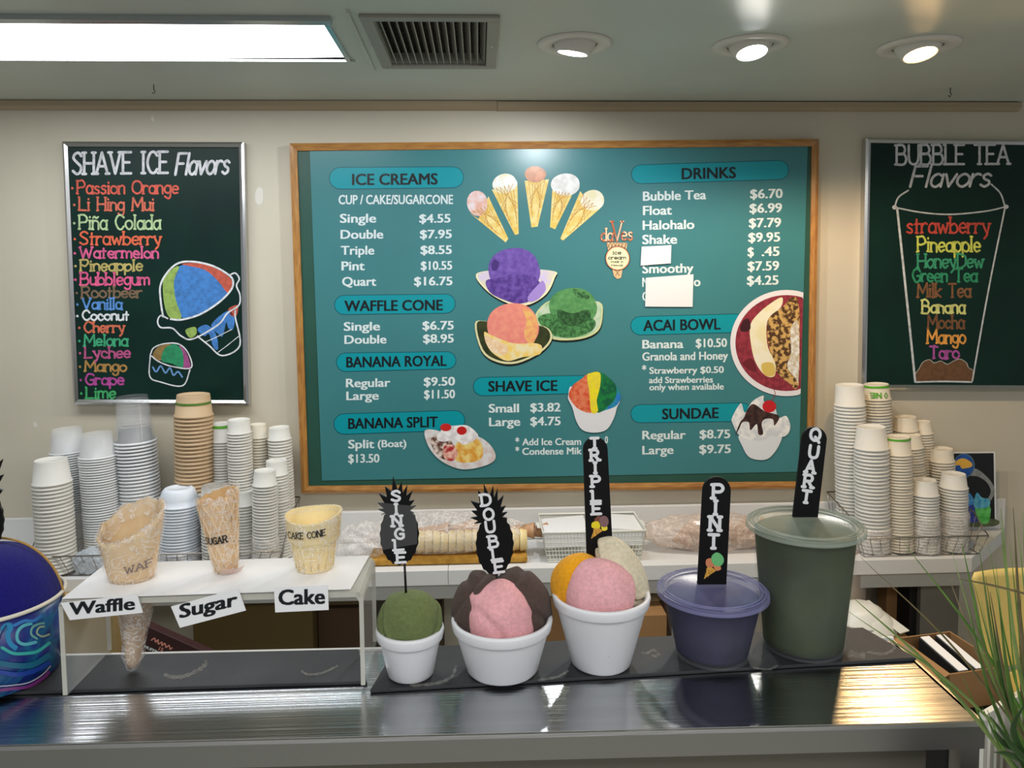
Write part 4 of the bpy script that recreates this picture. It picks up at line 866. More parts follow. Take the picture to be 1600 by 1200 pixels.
# woven white plastic basket with paper sheets
Yb0, Yb1 = 2.33, 2.49
bx0, bx1 = X(856, 868, Yb0), X(1000, 866, Yb0)
hb = atY(930, 832, Yb0-.012).z-z
tb = thing('plastic_basket', 'white perforated plastic basket holding paper sheets behind the triple cup', 'basket', ((bx0+bx1)/2, (Yb0+Yb1)/2, z))
sp = .016
def bq(u, v, w):     # u along x, v along y, w up
    x = bx0+(bx1-bx0)*u+(2*u-1)*sp*w; y = Yb0+(Yb1-Yb0)*v+(2*v-1)*sp*.8*w; return Vector((x, y, z+.002+hb*w))
m = MB(); nU, nV, nW = 30, 20, 7
def bar(a, b, r=.0011): 
    d = (b-a).normalized(); s1 = d.cross(Vector((.3, .5, .8))).normalized()*r; s2 = d.cross(s1).normalized()*r
    m.add([a+s1, a+s2, a-s1, a-s2, b+s1, b+s2, b-s1, b-s2], [(0, 1, 5, 4), (1, 2, 6, 5), (2, 3, 7, 6), (3, 0, 4, 7)])
for i in range(nU+1):
    for v in (0, 1): bar(bq(i/nU, v, .05), bq(i/nU, v, .98))
for i in range(nV+1):
    for u in (0, 1): bar(bq(u, i/nV, .05), bq(u, i/nV, .98))
for j in range(nW):
    w = .1+.85*j/(nW-1)
    for v in (0, 1): bar(bq(0, v, w), bq(1, v, w), .0012)
    for u in (0, 1): bar(bq(u, 0, w), bq(u, 1, w), .0012)
obj('lattice', m, M_plw, tb, kind='stuff')
m = MB(); m.hexa([bq(0, 0, 0), bq(1, 0, 0), bq(1, 1, 0), bq(0, 1, 0)], [bq(0, 0, .06), bq(1, 0, .06), bq(1, 1, .06), bq(0, 1, .06)]); obj('base', m, M_plw, tb)
m = MB(); m.tube([bq(0, 0, 1), bq(1, 0, 1), bq(1, 1, 1), bq(0, 1, 1)], .0042, 8, closed=True); obj('rim', m, M_plw, tb)
for u, d in ((0, -1), (1, 1)):
    m = MB(); p = bq(u, .5, 1); m.box(p+Vector((d*.006, 0, -.006)), (.014, .05, .004)); obj('grip', m, M_plw, tb, bevel=.001)
for k_, (u0, u1, w, ry, lb) in enumerate(((.02, .46, .93, -4, 'stack of white paper sheets in the left half of the plastic basket'), (.54, .98, 1.0, 5, 'stack of white paper sheets in the right half of the plastic basket'))):
    a, b = bq(u0, .1, w), bq(u1, .9, w); cc_ = (a+b)/2
    for j in range(3):
        pass
    m = MB().box(cc_+Vector((0, 0, -.022)), (b.x-a.x, (b.y-a.y), .05), m=Matrix.Rotation(R(ry), 3, 'Y')); tag(obj('paper_stack', m, M_paperw, bevel=.001), lb, 'paper')
# bag of lids lying on the left basket edge
o = crumple('lid_bag', (X(146, 862, 2.36), 2.335, z+.035), (.045, .03, .04), mat('bluish_bag', (214, 222, 230), .15, alpha=.55, bump=.9, bscale=90), 1.7, amp=.2); tag(o, 'crumpled clear bag at the front of the left basket, left of the waffle cone', 'plastic bag')
# ------------------------------------------------------------ under the shelf
def cbox(name, label, px0, px1, ytop, Y, dep, m_, rz=0, cat='box', z0=0):
    x0, x1 = X(px0, ytop, Y), X(px1, ytop, Y); zt_ = atY((px0+px1)/2, ytop, Y).z
    t = thing(name, label, cat, ((x0+x1)/2, Y+dep/2, z0))
    m = MB().box(((x0+x1)/2, Y+dep/2, (z0+zt_)/2), (x1-x0, dep, zt_-z0), rz=rz); obj('carton', m, m_, t, bevel=.002)
    m = MB().box(((x0+x1)/2, Y+dep/2, zt_+.0006), (x1-x0, .05, .001), rz=rz); obj('tape_strip', m, mat('parcel_tape', (186, 160, 120), .3), t)
    return t
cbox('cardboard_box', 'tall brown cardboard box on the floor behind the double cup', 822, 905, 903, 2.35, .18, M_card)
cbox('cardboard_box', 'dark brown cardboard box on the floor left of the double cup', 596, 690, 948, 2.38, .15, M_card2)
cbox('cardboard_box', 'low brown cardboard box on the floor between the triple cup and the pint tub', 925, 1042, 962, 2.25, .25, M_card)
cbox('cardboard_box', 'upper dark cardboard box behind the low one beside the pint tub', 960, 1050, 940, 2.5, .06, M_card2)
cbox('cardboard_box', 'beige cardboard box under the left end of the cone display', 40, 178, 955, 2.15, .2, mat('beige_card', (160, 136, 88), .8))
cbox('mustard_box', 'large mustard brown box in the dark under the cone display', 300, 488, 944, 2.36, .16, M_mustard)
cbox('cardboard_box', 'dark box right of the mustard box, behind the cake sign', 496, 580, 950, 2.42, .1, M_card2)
# muffin box, tipped
a = atY(222, 975, 2.05); b = atY(316, 1017, 2.05)
ang = -math.atan2(a.z-b.z, b.x-a.x); Lb = (b-a).length+.05
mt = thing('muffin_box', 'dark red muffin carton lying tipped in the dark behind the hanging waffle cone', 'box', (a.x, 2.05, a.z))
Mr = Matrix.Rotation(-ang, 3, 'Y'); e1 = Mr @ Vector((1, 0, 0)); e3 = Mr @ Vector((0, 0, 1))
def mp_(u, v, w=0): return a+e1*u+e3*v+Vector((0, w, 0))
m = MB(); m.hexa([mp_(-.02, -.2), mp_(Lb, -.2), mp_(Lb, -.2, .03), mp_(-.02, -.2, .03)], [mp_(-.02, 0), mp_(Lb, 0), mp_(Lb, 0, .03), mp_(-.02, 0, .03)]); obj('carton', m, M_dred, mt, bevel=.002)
k = 1/ppm(a)
m = MB(); m.add([mp_(-.01, -.022, -.001), mp_(.012, -.022, -.001), mp_(.012, -.052, -.001), mp_(-.01, -.052, -.001)], [(0, 1, 2, 3)]); obj('white_label', m, M_paperw, mt)
m = MB(); fm = lambda x, y: mp_(x*k, -y*k, -.0015)
strokes(m, fm, [(24, 17), (27, 12), (31, 17), (33, 12), (36, 18), (40, 13), (42, 18), (45, 13), (49, 18), (52, 13), (56, 18), (58, 14)], 2.0)
print_text(m, fm, '15', 40, 47, 27, 6, bold=.03); obj('lettering', m, pc((226, 150, 130)), mt)
m = MB(); print_text(m, fm, 'MUFFIN VARIETY', 18, 74, 33, 4.5, bold=.03); obj('lettering', m, M_white_ink, mt)
# ------------------------------------------------------------ serving counter
ZC = 1.12
pFL, pFR = atZ(0, 1167, ZC), atZ(1540, 1129, ZC)
cdir = (pFR-pFL).normalized(); cnor = Vector((-cdir.y, cdir.x, 0))     # along, and away from the viewer
pBK = atZ(450, 1020, ZC); cdep = (pBK-pFL).dot(cnor)
cl = pFL-cdir*.55; Lc = (pFR-cl).dot(cdir)
def CT(u, v, z=0): return cl+cdir*u+cnor*v+Vector((0, 0, z))
pBR = atZ(1440, 1031, ZC)
cnt = thing('service_counter', 'brushed stainless steel serving counter across the foreground', 'counter', (CT(Lc/2, cdep/2).x, CT(Lc/2, cdep/2).y, 0))
fh = .028
m = MB()
m.hexa([CT(0, .004, -.004), CT(Lc-.002, .004, -.004), CT(Lc-.002, cdep, -.004), CT(0, cdep, -.004)], [CT(0, .003), CT(Lc-.003, .003), CT(Lc-.003, cdep), CT(0, cdep)])
obj('countertop', m, M_steel, cnt)
m = MB()   # rolled front lip
sec = [(.004, 0), (.0012, -.0008), (0, -.004), (0, -fh+.002), (.003, -fh), (.006, -fh), (.006, -.003)]
m.prism([CT(0, a, b) for a, b in sec], cdir*Lc); obj('front_lip', m, M_steel2, cnt)
m = MB(); m.prism([CT(Lc-.006, a, b) for a, b in ((.006, 0), (cdep, 0), (cdep, -fh), (.006, -fh))], cdir*.006); obj('end_lip', m, M_steel2, cnt)
m = MB(); m.prism([CT(0, cdep, -.012), CT(0, cdep+.004, -.012), CT(0, cdep+.004, .0025), CT(0, cdep, .0025)], cdir*Lc); obj('rear_edge', m, mat('pale_edge', (226, 226, 222), .35), cnt)
lg = CT(Lc-.012, .014)
for v in (.014, cdep-.02):
    m = MB().box(CT(Lc-.011, v, -fh-.53), (.018, .018, 1.06)); obj('leg', m, M_steel2, cnt)
m = MB(); pe = Lc-.045
m.hexa([CT(0, .02, -ZC+.02), CT(pe, .02, -ZC+.02), CT(pe, .04, -ZC+.02), CT(0, .04, -ZC+.02)], [CT(0, .02, -fh), CT(pe, .02, -fh), CT(pe, .04, -fh), CT(0, .04, -fh)])
obj('front_panel', m, mat('panel_grey', (122, 118, 106), .35, metal=.5), cnt)
m = MB(); m.hexa([CT(0, cdep-.02, -ZC+.02), CT(.01, cdep-.02, -ZC+.02), CT(.01, .04, -ZC+.02), CT(0, .04, -ZC+.02)], [CT(0, cdep-.02, -fh), CT(.01, cdep-.02, -fh), CT(.01, .04, -fh), CT(0, .04, -fh)]); obj('end_panel', m, MATS['panel_grey'], cnt)
# ------------------------------------------------------------ rubber mats
MT = .004
def quadmat(label, pts, name='bar_mat'):
    P = [atZ(x, y, ZC) for x, y in pts]; m = MB(); m.hexa([p+Vector((0, 0, .0004)) for p in P], [p+Vector((0, 0, MT)) for p in P])
    c = sum(P, Vector())/4; t = thing(name, label, 'mat', (c.x, c.y, ZC)); obj('rubber_sheet', m, M_mat, t, bevel=.0008); return t
m1 = quadmat('black rubber bar mat under the acrylic cone display', [(-120, 1091), (574, 1070), (560, 1019), (-60, 1034)])
m2 = quadmat('black rubber bar mat under the row of display cups', [(578, 1084), (1432, 1033), (1348, 985), (618, 1017)])
M_smear = mat('dried_smear', (150, 148, 140), .7, col2=(100, 98, 94), nscale=200, alpha=.5)
def smear(t, pts, w):
    m = MB(); n = len(pts)
    P = cr([Vector(p) for p in pts], n=6); k = len(P)
    for i in range(k-1):
        a, b = P[i], P[i+1]; d = b-a; nn = Vector((-d.y, d.x)).normalized()
        wa = 1.9*w*(.35+.65*abs(math.sin(i*1.1))); wb = 1.9*w*(.35+.65*abs(math.sin((i+1)*1.1)))
        m.add([atZ(*(a+nn*wa/2), ZC+MT+.0003), atZ(*(b+nn*wb/2), ZC+MT+.0003), atZ(*(b-nn*wb/2), ZC+MT+.0003), atZ(*(a-nn*wa/2), ZC+MT+.0003)], [(0, 1, 2, 3)])
    obj('smear', m, M_smear, t)
M_smear2 = None
smear(m1, [(256, 1053), (268, 1058), (290, 1056), (312, 1046), (322, 1036), (320, 1033)], 4)
smear(m1, [(470, 1048), (482, 1054), (505, 1051), (528, 1040)], 2.5)
smear(m2, [(640, 1071), (680, 1068), (705, 1058), (713, 1040)], 3)
smear(m2, [(840, 1063), (870, 1058), (888, 1048)], 2.5)
smear(m2, [(1002, 1019), (1010, 1021), (1022, 1016), (1030, 1026), (1018, 1024)], 3)
smear(m2, [(1326, 1020), (1340, 1025), (1352, 1024)], 7)
smear(m2, [(1355, 1019), (1380, 1022), (1397, 1014), (1394, 1004), (1375, 996)], 3)
smear(m2, [(1412, 1009), (1420, 1013), (1428, 1016)], 7)
smear(m2, [(1176, 1043), (1200, 1046), (1215, 1040)], 2)
# ------------------------------------------------------------ foam cups with felt scoops
ZM = ZC+MT
def base_at(px, py, z=ZM+.0006): return atZ(px, py, z)
def foam_cup(label, px, py, rb, rr, h, tilt=(0, 0)):
    b = base_at(px, py); t = thing('foam_cup', label, 'cup', b)
    M = Matrix.Rotation(tilt[0], 3, 'X') @ Matrix.Rotation(tilt[1], 3, 'Y')
    lip = .0125
    pr = [(0, .0035), (rb-.006, .0035), (rb-.005, .0005), (rb-.002, 0), (rb, .002), (rr-.0032, h-lip*1.05), (rr-.0030, h-lip), (rr-.0006, h-lip*.93), (rr-.0002, h-lip*.86), (rr+.0012, h-lip*.25), (rr+.0008, h-lip*.08), (rr-.0005, h), (rr-.003, h), (rr-.0045, h-.003), (rb-.004, .008), (0, .008)]
    m = MB().lathe(pr, b, 56, M=M); obj('cup_body', m, M_foam, t)
    return t, b, M
def felt(name, c, rad, col, seed, creases=(), amp=.05, fr=1.6, M=None, parent=None, label=None, cat='scoop', sub=5, cut=None):
    mm = mat('felt_%d_%d_%d' % col, col, .95, col2=tuple(int(v*.92) for v in col), nscale=260, bump=.7, bscale=900, sheen=.1, spec=.1)
    def f(d):
        k = amp*noise.noise(d*fr+Vector((seed, seed*.7, 0)))
        for n_, off, w, dep, bend in creases:
            n_ = Vector(n_).normalized(); q = d.dot(n_)-off-bend*(d.z*d.z)+.06*noise.noise(d*2.2+Vector((0, 0, seed)))
            k -= dep*math.exp(-(q/w)**2)
            k += dep*.45*math.exp(-((q-2.2*w)/(1.6*w))**2)
        return k
    m = MB(); m.ball((0, 0, 0), rad, f, sub)
    if M: m.v = [M @ v for v in m.v]
    m.v = [v+Vector(c) for v in m.v]
    o = obj(name, m, mm, parent)
    if label: tag(o, label, cat)
    return o
V = Vector
# single
t, b, M = foam_cup('small white foam cup holding one green felt scoop', 642, 1052, .0245, .0352, .052)
c1 = b+V((0, .002, .056))
felt('felt_scoop', c1, (.0345, .033, .0335), (112, 126, 78), 2.1, [((1, -.35, .5), -.42, .05, .09, .1), ((.8, .5, -.7), .35, .05, .08, -.2)], label='olive green felt scoop in the small single cup')
# double
t, b, M = foam_cup('wide low white foam cup holding brown and pink felt scoops', 785, 1044, .0385, .0535, .058)
c2 = b+V((0, .006, .058))
felt('felt_scoop', c2+V((-.023, .004, .004)), (.0315, .034, .041), (88, 72, 66), 5.0, [((1, .2, .9), -.1, .09, .09, .3), ((.9, -.4, -.6), -.5, .08, .07, 0)], amp=.06, M=Matrix.Rotation(R(8), 3, 'Y'), label='brown felt scoop folded behind the pink one, left half of the double cup')
felt('felt_scoop', c2+V((.0225, .006, .006)), (.0315, .034, .0425), (88, 72, 66), 9.0, [((1, .3, 1.1), .1, .09, .09, -.3), ((-.4, .2, 1), .6, .08, .08, .1)], amp=.05, M=Matrix.Rotation(R(-16), 3, 'Y'), label='brown rolled felt scoop behind the pink one, right half of the double cup')
felt('felt_scoop', c2+V((-.002, -.014, .003)), (.0375, .033, .0385), (250, 184, 188), 12.0, [((.8, .5, .55), -.55, .1, .06, 0)], amp=.09, fr=1.3, label='pink felt scoop at the front of the double cup')
# triple
t, b, M = foam_cup('tall white foam cup holding yellow, pink and cream felt scoops', 939, 1034, .0325, .0525, .079)
c3_ = b+V((0, .002, .082))
felt('felt_scoop', c3_+V((-.024, .006, .004)), (.030, .028, .034), (255, 178, 34), 3.0, amp=.05, M=Matrix.Rotation(R(18), 3, 'Y'), label='yellow felt scoop at the left of the triple cup')
felt('felt_scoop', c3_+V((.025, .010, .012)), (.025, .026, .044), (236, 224, 194), 7.0, [((1, -.5, .75), -.1, .07, .13, .35)], amp=.08, M=Matrix.Rotation(R(-26), 3, 'Y'), label='cream felt scoop at the right of the triple cup')
felt('felt_scoop', c3_+V((-.003, -.014, .0)), (.0385, .032, .0375), (250, 186, 190), 14.0, [((-.75, -.5, .45), -.62, .09, .05, 0)], amp=.06, fr=1.3, label='pink felt scoop at the front of the triple cup')
# stain specks on the triple cup
for i, (px, py, r_) in enumerate(((941, 983, 1.8), (982, 1008, 2.6), (951, 1027, 1.8))):
    def cf(x, y):
        d = ray(x, y); s_ = .7
        while s_ < 1.1:
            p = CP+d*s_; r_ = .0325+.0175*(p.z-b.z)/.079+.0006
            if (p.x-b.x)**2+(p.y-b.y)**2 < r_*r_: break
            s_ += .0004
        return p
    m = MB(); m.poly([cf(px+r_*math.cos(a)*(.6 if i else 1), py+r_*math.sin(a)*(1.3 if i == 1 else 1)) for a in [q*math.pi/4 for q in range(8)] for r_ in [(1.8, 3.4, 1.6)[i]]])
    obj('food_stain', m, mat('stain_red', (110, 40, 34), .6) if i < 2 else mat('stain_tan', (196, 176, 140), .6), t)
# ------------------------------------------------------------ lidded tubs
M_tubc = mat('tub_plastic', (215, 215, 225), .08, alpha=.07, coat=.35)
def tub(label, px, py, rb, rt, rl, h, felt_col, seed, lidm, name):
    b = base_at(px, py); t = thing(name, label, 'tub', b)
    pr = [(0, .0015), (rb-.008, .0015), (rb-.006, 0), (rb-.003, .0005), (rb, .003), (rb+(rt-rb)*.5, h*.5), (rt, h-.008), (rt+.002, h-.006), (rt+.002, h-.003)]
    m = MB().lathe(pr, b, 64); obj('tub_body', m, M_tubc, t)
    pl = [(0, h-.0005), (rt-.0062, h-.0005), (rt-.006, h-.0004), (rt-.0055, h+.0012), (rt-.005, h+.0014), (rl-.0035, h+.0015), (rl-.0008, h+.0014), (rl-.0004, h+.001), (rl, h-.004), (rl, h-.0045), (rl-.0012, h-.0052), (rl-.0025, h-.006), (rl-.003, h-.002)]
    m = MB().lathe(pl, b, 64); obj('lid', m, lidm, t)
    for k in range(2):
        m = MB(); m.tube([b+V(((rl-.004-.004*k)*math.cos(a), (rl-.004-.004*k)*math.sin(a), h+.0026)) for a in [i*math.pi/32 for i in range(64)]], .0008, 5, closed=True); obj('lid_ridge', m, lidm, t)
    fm = mat('felt_fill_%d' % seed, felt_col, .55, col2=tuple(int(v*.75) for v in felt_col), nscale=18, bump=.12, bscale=300, spec=.2)
    def fn(v, a): return Vector((v.x, v.y, v.z))*(1) if v.z < .004 else Vector((v.x*(1-.012+.012*noise.noise(Vector((math.cos(a)*1.5, math.sin(a)*1.5, v.z*18+seed)))), v.y*(1-.012+.012*noise.noise(Vector((math.cos(a)*1.5, math.sin(a)*1.5, v.z*18+seed)))), v.z))
    n = 14; pf = [(0, .0045), (rb-.006, .0045)]+[(rb-.0016+(rt-rb)*(i/n)-.0006, .006+(h-.014)*i/n) for i in range(n+1)]+[(rt-.010, h-.004), (0, h-.003)]
    m = MB().lathe(pf, b, 64, fn=fn); tag(obj('felt_filling', m, fm), label.split(' tub')[0].replace('clear round', 'felt').replace('tall clear', 'felt')+' filling', None) if False else obj('felt_filling', m, fm, t)
    return t, b
lid_p = mat('lid_purple_haze', (140, 140, 184), .25, alpha=.4, bump=.15, bscale=60)
lid_g = mat('lid_green_haze', (160, 170, 154), .25, alpha=.5, bump=.15, bscale=60)
tp, bp_ = tub('clear round tub with lid, stuffed with dark purple felt', 1112, 1021, .0425, .0548, .0615, .0735, (30, 28, 66), 3, lid_p, 'pint_tub')
tq, bq_ = tub('tall clear tub with lid, stuffed with dark green felt', 1254, 1008, .0462, .0575, .0645, .1415, (58, 72, 34), 8, lid_g, 'quart_tub')
# ------------------------------------------------------------ word signs
def sign_fn(Y, k): return lambda x, y: atY(x, y, Y-k)
def sticksign(label, outline, Y, letters, rotd, hgt, wd, name='stick_sign', m_=None, stick=None, cone=None, wt=2.6, smooth=False):
    P = [atY(x, y, Y) for x, y in outline]; lo = min(P, key=lambda p: p.z); t = thing(name, label, 'sign', (sum(p.x for p in P)/len(P), Y, lo.z))
    m = MB(); m.prism(P, (0, .003, 0)); obj('sign_board', m, m_ or M_blackpaint, t)
    if stick:
        m = MB(); a = atY(*stick[0], Y+.0015); b = atY(*stick[1], Y+.0015); m.tube([a, b], .0013, 6); obj('stick', m, M_black, t)
    for ch, (x, y) in letters:
        m = MB(); c_, s_ = math.cos(rotd), math.sin(rotd)
        def f(a, b, x=x, y=y): return atY(x+a*c_-b*s_, y+a*s_+b*c_, Y-.0005)
        w_ = wd*(.25 if ch == 'I' else 1)
        brush_text(m, f, ch, -w_/2, w_/2, hgt/2, hgt, wt, serif=0 if ch in 'OQSG' else 1.1, jit=.5, rnd=x)
        obj('letter', m, M_letter, t)
    return t
def pine(cx, cy, rx, ry, tips, cc_):
    # body below, crown above; px outline, crown tips given left to right
    n = 30; pts = []
    a0, a1 = R(-48), R(228)
    for i in range(n+1):
        a = a0+(a1-a0)*i/n; k = 1.0 if i % 2 else .955
        pts.append((cx+rx*k*math.cos(a), cy+ry*k*math.sin(a)))
    for i, tp_ in enumerate(tips):
        pts.append(tp_)
        if i < len(tips)-1:
            nx = tips[i+1]; mx, my = (tp_[0]+nx[0])/2, (tp_[1]+nx[1])/2
            pts.append((cc_[0]+(mx-cc_[0])*.68, cc_[1]+(my-cc_[1])*.68))
    return pts
def q8(l): return [(500+.3*x, 740+.3*y) for x, y in l]
Ys = c1.y-.002
tips1 = q8([(318, 216), (302, 188), (300, 155), (305, 102), (338, 68), (380, 15), (425, 42), (455, 60), (484, 88), (492, 140), (499, 170), (490, 206)])
t = sticksign('black pineapple shaped sign reading SINGLE standing in the green scoop', pine(624, 836, 31, 48, tips1, (622, 803)), Ys,
  [('S', (618.5, 775)), ('I', (619, 795.5)), ('N', (620, 814)), ('G', (624, 834)), ('L', (623.5, 851.5)), ('E', (627, 871))], R(-3), 15.5, 13, 'pineapple_sign', M_black, ((632, 878), (635, 940)), wt=4.2)
m = MB(); patch(m, sign_fn(Ys, .0012), [(590, 785), (651, 791), (652, 850), (594, 860)], False); obj('clear_tape', m, M_tape, t)
tips2 = q8([(803, 262), (786, 232), (790, 196), (783, 142), (822, 84), (852, 52), (902, 62), (925, 76), (957, 115), (967, 170), (976, 202), (974, 232)])
sticksign('black pineapple shaped sign reading DOUBLE standing in the brown and pink scoops', pine(773, 851, 30, 48, tips2, (768, 815)), c2.y-.004,
  [('D', (759, 781)), ('O', (763.5, 803.5)), ('U', (766, 823)), ('B', (771, 846)), ('L', (776.5, 866)), ('E', (780, 885.5))], R(-7), 17, 13, 'pineapple_sign', M_black, ((776, 895), (780, 930)), wt=4.2)
def popsicle(x0, x1, y0, xb0, xb1, yb_):
    pts = []; cx_, r = (x0+x1)/2, (x1-x0)/2
    for i in range(13):
        a = math.pi+math.pi*i/12; pts.append((cx_+r*math.cos(a), y0+r+r*math.sin(a)))
    return pts+[(xb1, yb_), (xb0, yb_)]
tt = sticksign('black rounded stick sign reading TRIPLE in the triple cup', popsicle(911, 949.5, 683, 918, 960, 905), c3_.y+.012,
  [('T', (929, 692.5)), ('R', (929.5, 711)), ('I', (930, 731)), ('P', (931, 752)), ('L', (932, 775)), ('E', (932.5, 795))], R(-2), 16, 12, 'popsicle_sign', wt=4.6)
pt = sticksign('black rounded stick sign reading PINT on the purple tub', popsicle(1098, 1142, 745, 1090, 1135, 913), atZ(1112, 913, bp_.z+.0735).y,
  [('P', (1122, 768)), ('I', (1118, 793)), ('N', (1117, 818)), ('T', (1115, 846))], R(2), 21, 15, 'popsicle_sign', wt=5.2)
qt = sticksign('black rounded stick sign reading QUART on the tall green tub', popsicle(1253, 1292, 667, 1239, 1278, 808), atZ(1258, 808, bq_.z+.1415).y,
  [('Q', (1274, 679)), ('U', (1271.5, 706)), ('A', (1266.5, 729)), ('R', (1263.5, 752)), ('T', (1260, 776))], R(8), 18.5, 13, 'popsicle_sign', wt=4.8)
def cone_sticker(t, Y, cx_, cy_, s, cols):
    fn = lambda k: (lambda x, y: atY(x, y, Y-.0005-.0003*k))
    def T(l): return [(cx_+x*s, cy_+y*s) for x, y in l]
    m = MB(); patch(m, fn(0), T([(-16, 22), (-9, -2), (4, 8)]), False); o = obj('cone_sticker', m, mat('sticker_cone', (226, 172, 70), .5), t)
    m = MB()
    for i in range(3):
        strokes(m, fn(1), T([(-14+i*5, 18-i*6), (-8+i*4, 16-i*5+2)]), .7, smooth=False); strokes(m, fn(1), T([(-12+i*3, 4+i*2), (-12+i*6, 16-i*2)]), .7, smooth=False)
    obj('sticker_lines', m, mat('sticker_line', (150, 96, 30), .5), t)
    for i, (pts, c) in enumerate(cols):
        m = MB(); patch(m, fn(1.2+i*.3), T(pts)); obj('sticker_scoop', m, mat('sticker_%d_%d_%d' % c, c, .5), t)
cone_sticker(tt, c3_.y+.012, 938, 822, .9, [([(-10, -12), (-2, -18), (2, -8), (-4, -2), (-10, -4)], (120, 70, 50)), ([(-14, -6), (-4, -8), (0, 2), (-8, 4), (-15, 2)], (236, 214, 40)), ([(2, 0), (10, -2), (12, 6), (4, 8)], (240, 220, 60)), ([(-1, -14), (6, -18), (13, -14), (14, -4), (8, 2), (0, -2)], (130, 96, 96))])
cone_sticker(pt, atZ(1112, 913, bp_.z+.0735).y, 1115, 884, .95, [([(-12, -10), (-3, -12), (2, -2), (-4, 3), (-12, 0)], (206, 130, 90)), ([(0, 0), (10, 0), (12, 6), (4, 8)], (216, 140, 90)), ([(-3, -16), (5, -22), (14, -17), (17, -8), (12, 0), (3, 0), (-3, -7)], (110, 190, 120))])
# ------------------------------------------------------------ big blue cup at the left edge
b = base_at(-8, 1053)
cupw = None
bc = thing('patterned_cup', 'large paper cup with blue and teal wave pattern at the left edge', 'cup', b)
RB, RT, HC = .0615, .069, .086
def wavemat():
    m = bpy.data.materials.new('wave_print'); m.use_nodes = True; nt = m.node_tree; N = nt.nodes.new; L = nt.links.new; bs = nt.nodes['Principled BSDF']
    bs.inputs['Roughness'].default_value = .35; tc = N('ShaderNodeTexCoord'); mp = N('ShaderNodeMapping'); mp.inputs['Scale'].default_value = (1, 1, 1.6); L(tc.outputs['Object'], mp.inputs[0])
    ns = N('ShaderNodeTexNoise'); ns.inputs['Scale'].default_value = 14; ns.inputs['Detail'].default_value = 1; ns.inputs['Distortion'].default_value = 2.2; L(mp.outputs[0], ns.inputs['Vector'])
    r = N('ShaderNodeValToRGB'); e = r.color_ramp.elements
    cols = [(0, (16, 22, 96)), (.36, (18, 36, 116)), (.46, (18, 74, 128)), (.52, (20, 100, 136)), (.6, (26, 60, 140)), (.7, (40, 44, 120))]
    e[0].position = 0; e[0].color = lin(cols[0][1]); e[1].position = 1; e[1].color = lin((20, 60, 150))
    for p_, c_ in cols[1:]: x = e.new(p_); x.color = lin(c_)
    L(ns.outputs['Fac'], r.inputs[0]); L(r.outputs[0], bs.inputs['Base Color']); return m
M_wave = wavemat()
m = MB().lathe([(0, .002), (RB-.004, .002), (RB-.002, 0), (RB, .001), (RT, HC-.004), (RT-.002, HC-.004), (RB-.002, .006)], b, 64); obj('cup_body', m, M_wave, bc)
m = MB(); m.tube([b+V(((RT+.0004)*math.cos(a), (RT+.0004)*math.sin(a), HC-.002)) for a in [i*math.pi/32 for i in range(64)]], .0022, 8, closed=True); obj('rolled_rim', m, mat('rim_cream', (222, 214, 196), .5), bc)
# printed wave curls
def bcf(k=0):
    def f(x, y):      # ray against the cup wall
        d = ray(x, y); best = None
        for i in range(60):
            pass
        # intersect with the cone by bisection along the ray
        lo_, hi_ = .5, 1.0
        def g(s_):
            p = CP+d*s_; r_ = RB+(RT-RB)*(p.z-b.z)/HC+.0005+k*.0003; return (p.x-b.x)**2+(p.y-b.y)**2-r_*r_
        s_ = .6; st = .002
        while g(s_) > 0 and s_ < 1.0: s_ += st
        if s_ >= 1.0: s_ = .765
        else:
            lo_, hi_ = s_-st, s_
            for _ in range(14):
                md = (lo_+hi_)/2
                if g(md) > 0: lo_ = md
                else: hi_ = md
            s_ = hi_
        return CP+d*s_
    return f
def w8(l): return [(.175*x, 900+.175*y) for x, y in l]
for k, (pts, w, c) in enumerate(((((30, 470), (60, 440), (100, 450), (70, 520), (90, 600), (150, 650)), 8, (46, 140, 190)), (((20, 640), (120, 690), (240, 690), (340, 670), (450, 590)), 5, (60, 180, 170)),
   (((320, 590), (220, 610), (160, 580), (155, 510), (200, 450), (290, 420)), 5, (96, 190, 200)), (((330, 560), (280, 520), (290, 460), (340, 430), (400, 420)), 3.5, (120, 180, 170)), (((440, 520), (380, 540), (330, 510), (350, 460), (400, 450)), 3, (170, 190, 160)),
   (((0, 780), (150, 800), (300, 790), (450, 700)), 9, (20, 100, 130)), (((0, 860), (150, 880), (300, 850), (450, 770)), 7, (20, 60, 150)), (((0, 985), (120, 975), (260, 950), (380, 880), (455, 800)), 1.6, (190, 180, 200)), (((0, 1020), (120, 1005), (260, 985), (400, 900), (440, 850)), 5, (110, 40, 110)),
   (((130, 440), (220, 400), (300, 400), (380, 350)), 5, (60, 130, 200)), (((0, 560), (20, 500), (60, 440)), 2, (20, 20, 90)))):
    m = MB(); strokes(m, bcf(k*.3), w8(pts), w, n=4); obj('wave_print', m, mat('wp_%d_%d_%d' % c, c, .4), bc)
def dome(v): return v
cD = b+V((0, 0, HC-.012))
felt('felt_scoop', cD, (.0665, .0665, .069), (30, 28, 118), 4.4, amp=.03, fr=1.2, label='large dark blue felt dome in the patterned cup at the left edge')
o = bpy.data.objects; m = MB()
m.tube([cD+V((.0695*math.cos(a), .014, .0715*math.sin(a))) for a in [math.pi*i/40 for i in range(41)]], .0013, 6)
tag(obj('piping_cord', m, mat('tan_piping', (176, 136, 70), .7)), 'tan cord running over the blue felt dome at the left edge', 'cord')
Yl = b.y
P = pine(-28, 815, 33, 50, [(-58, 768), (-62, 738), (-52, 704), (-29, 688), (-8, 700), (3, 718), (4, 742), (3, 766)], (-28, 778))
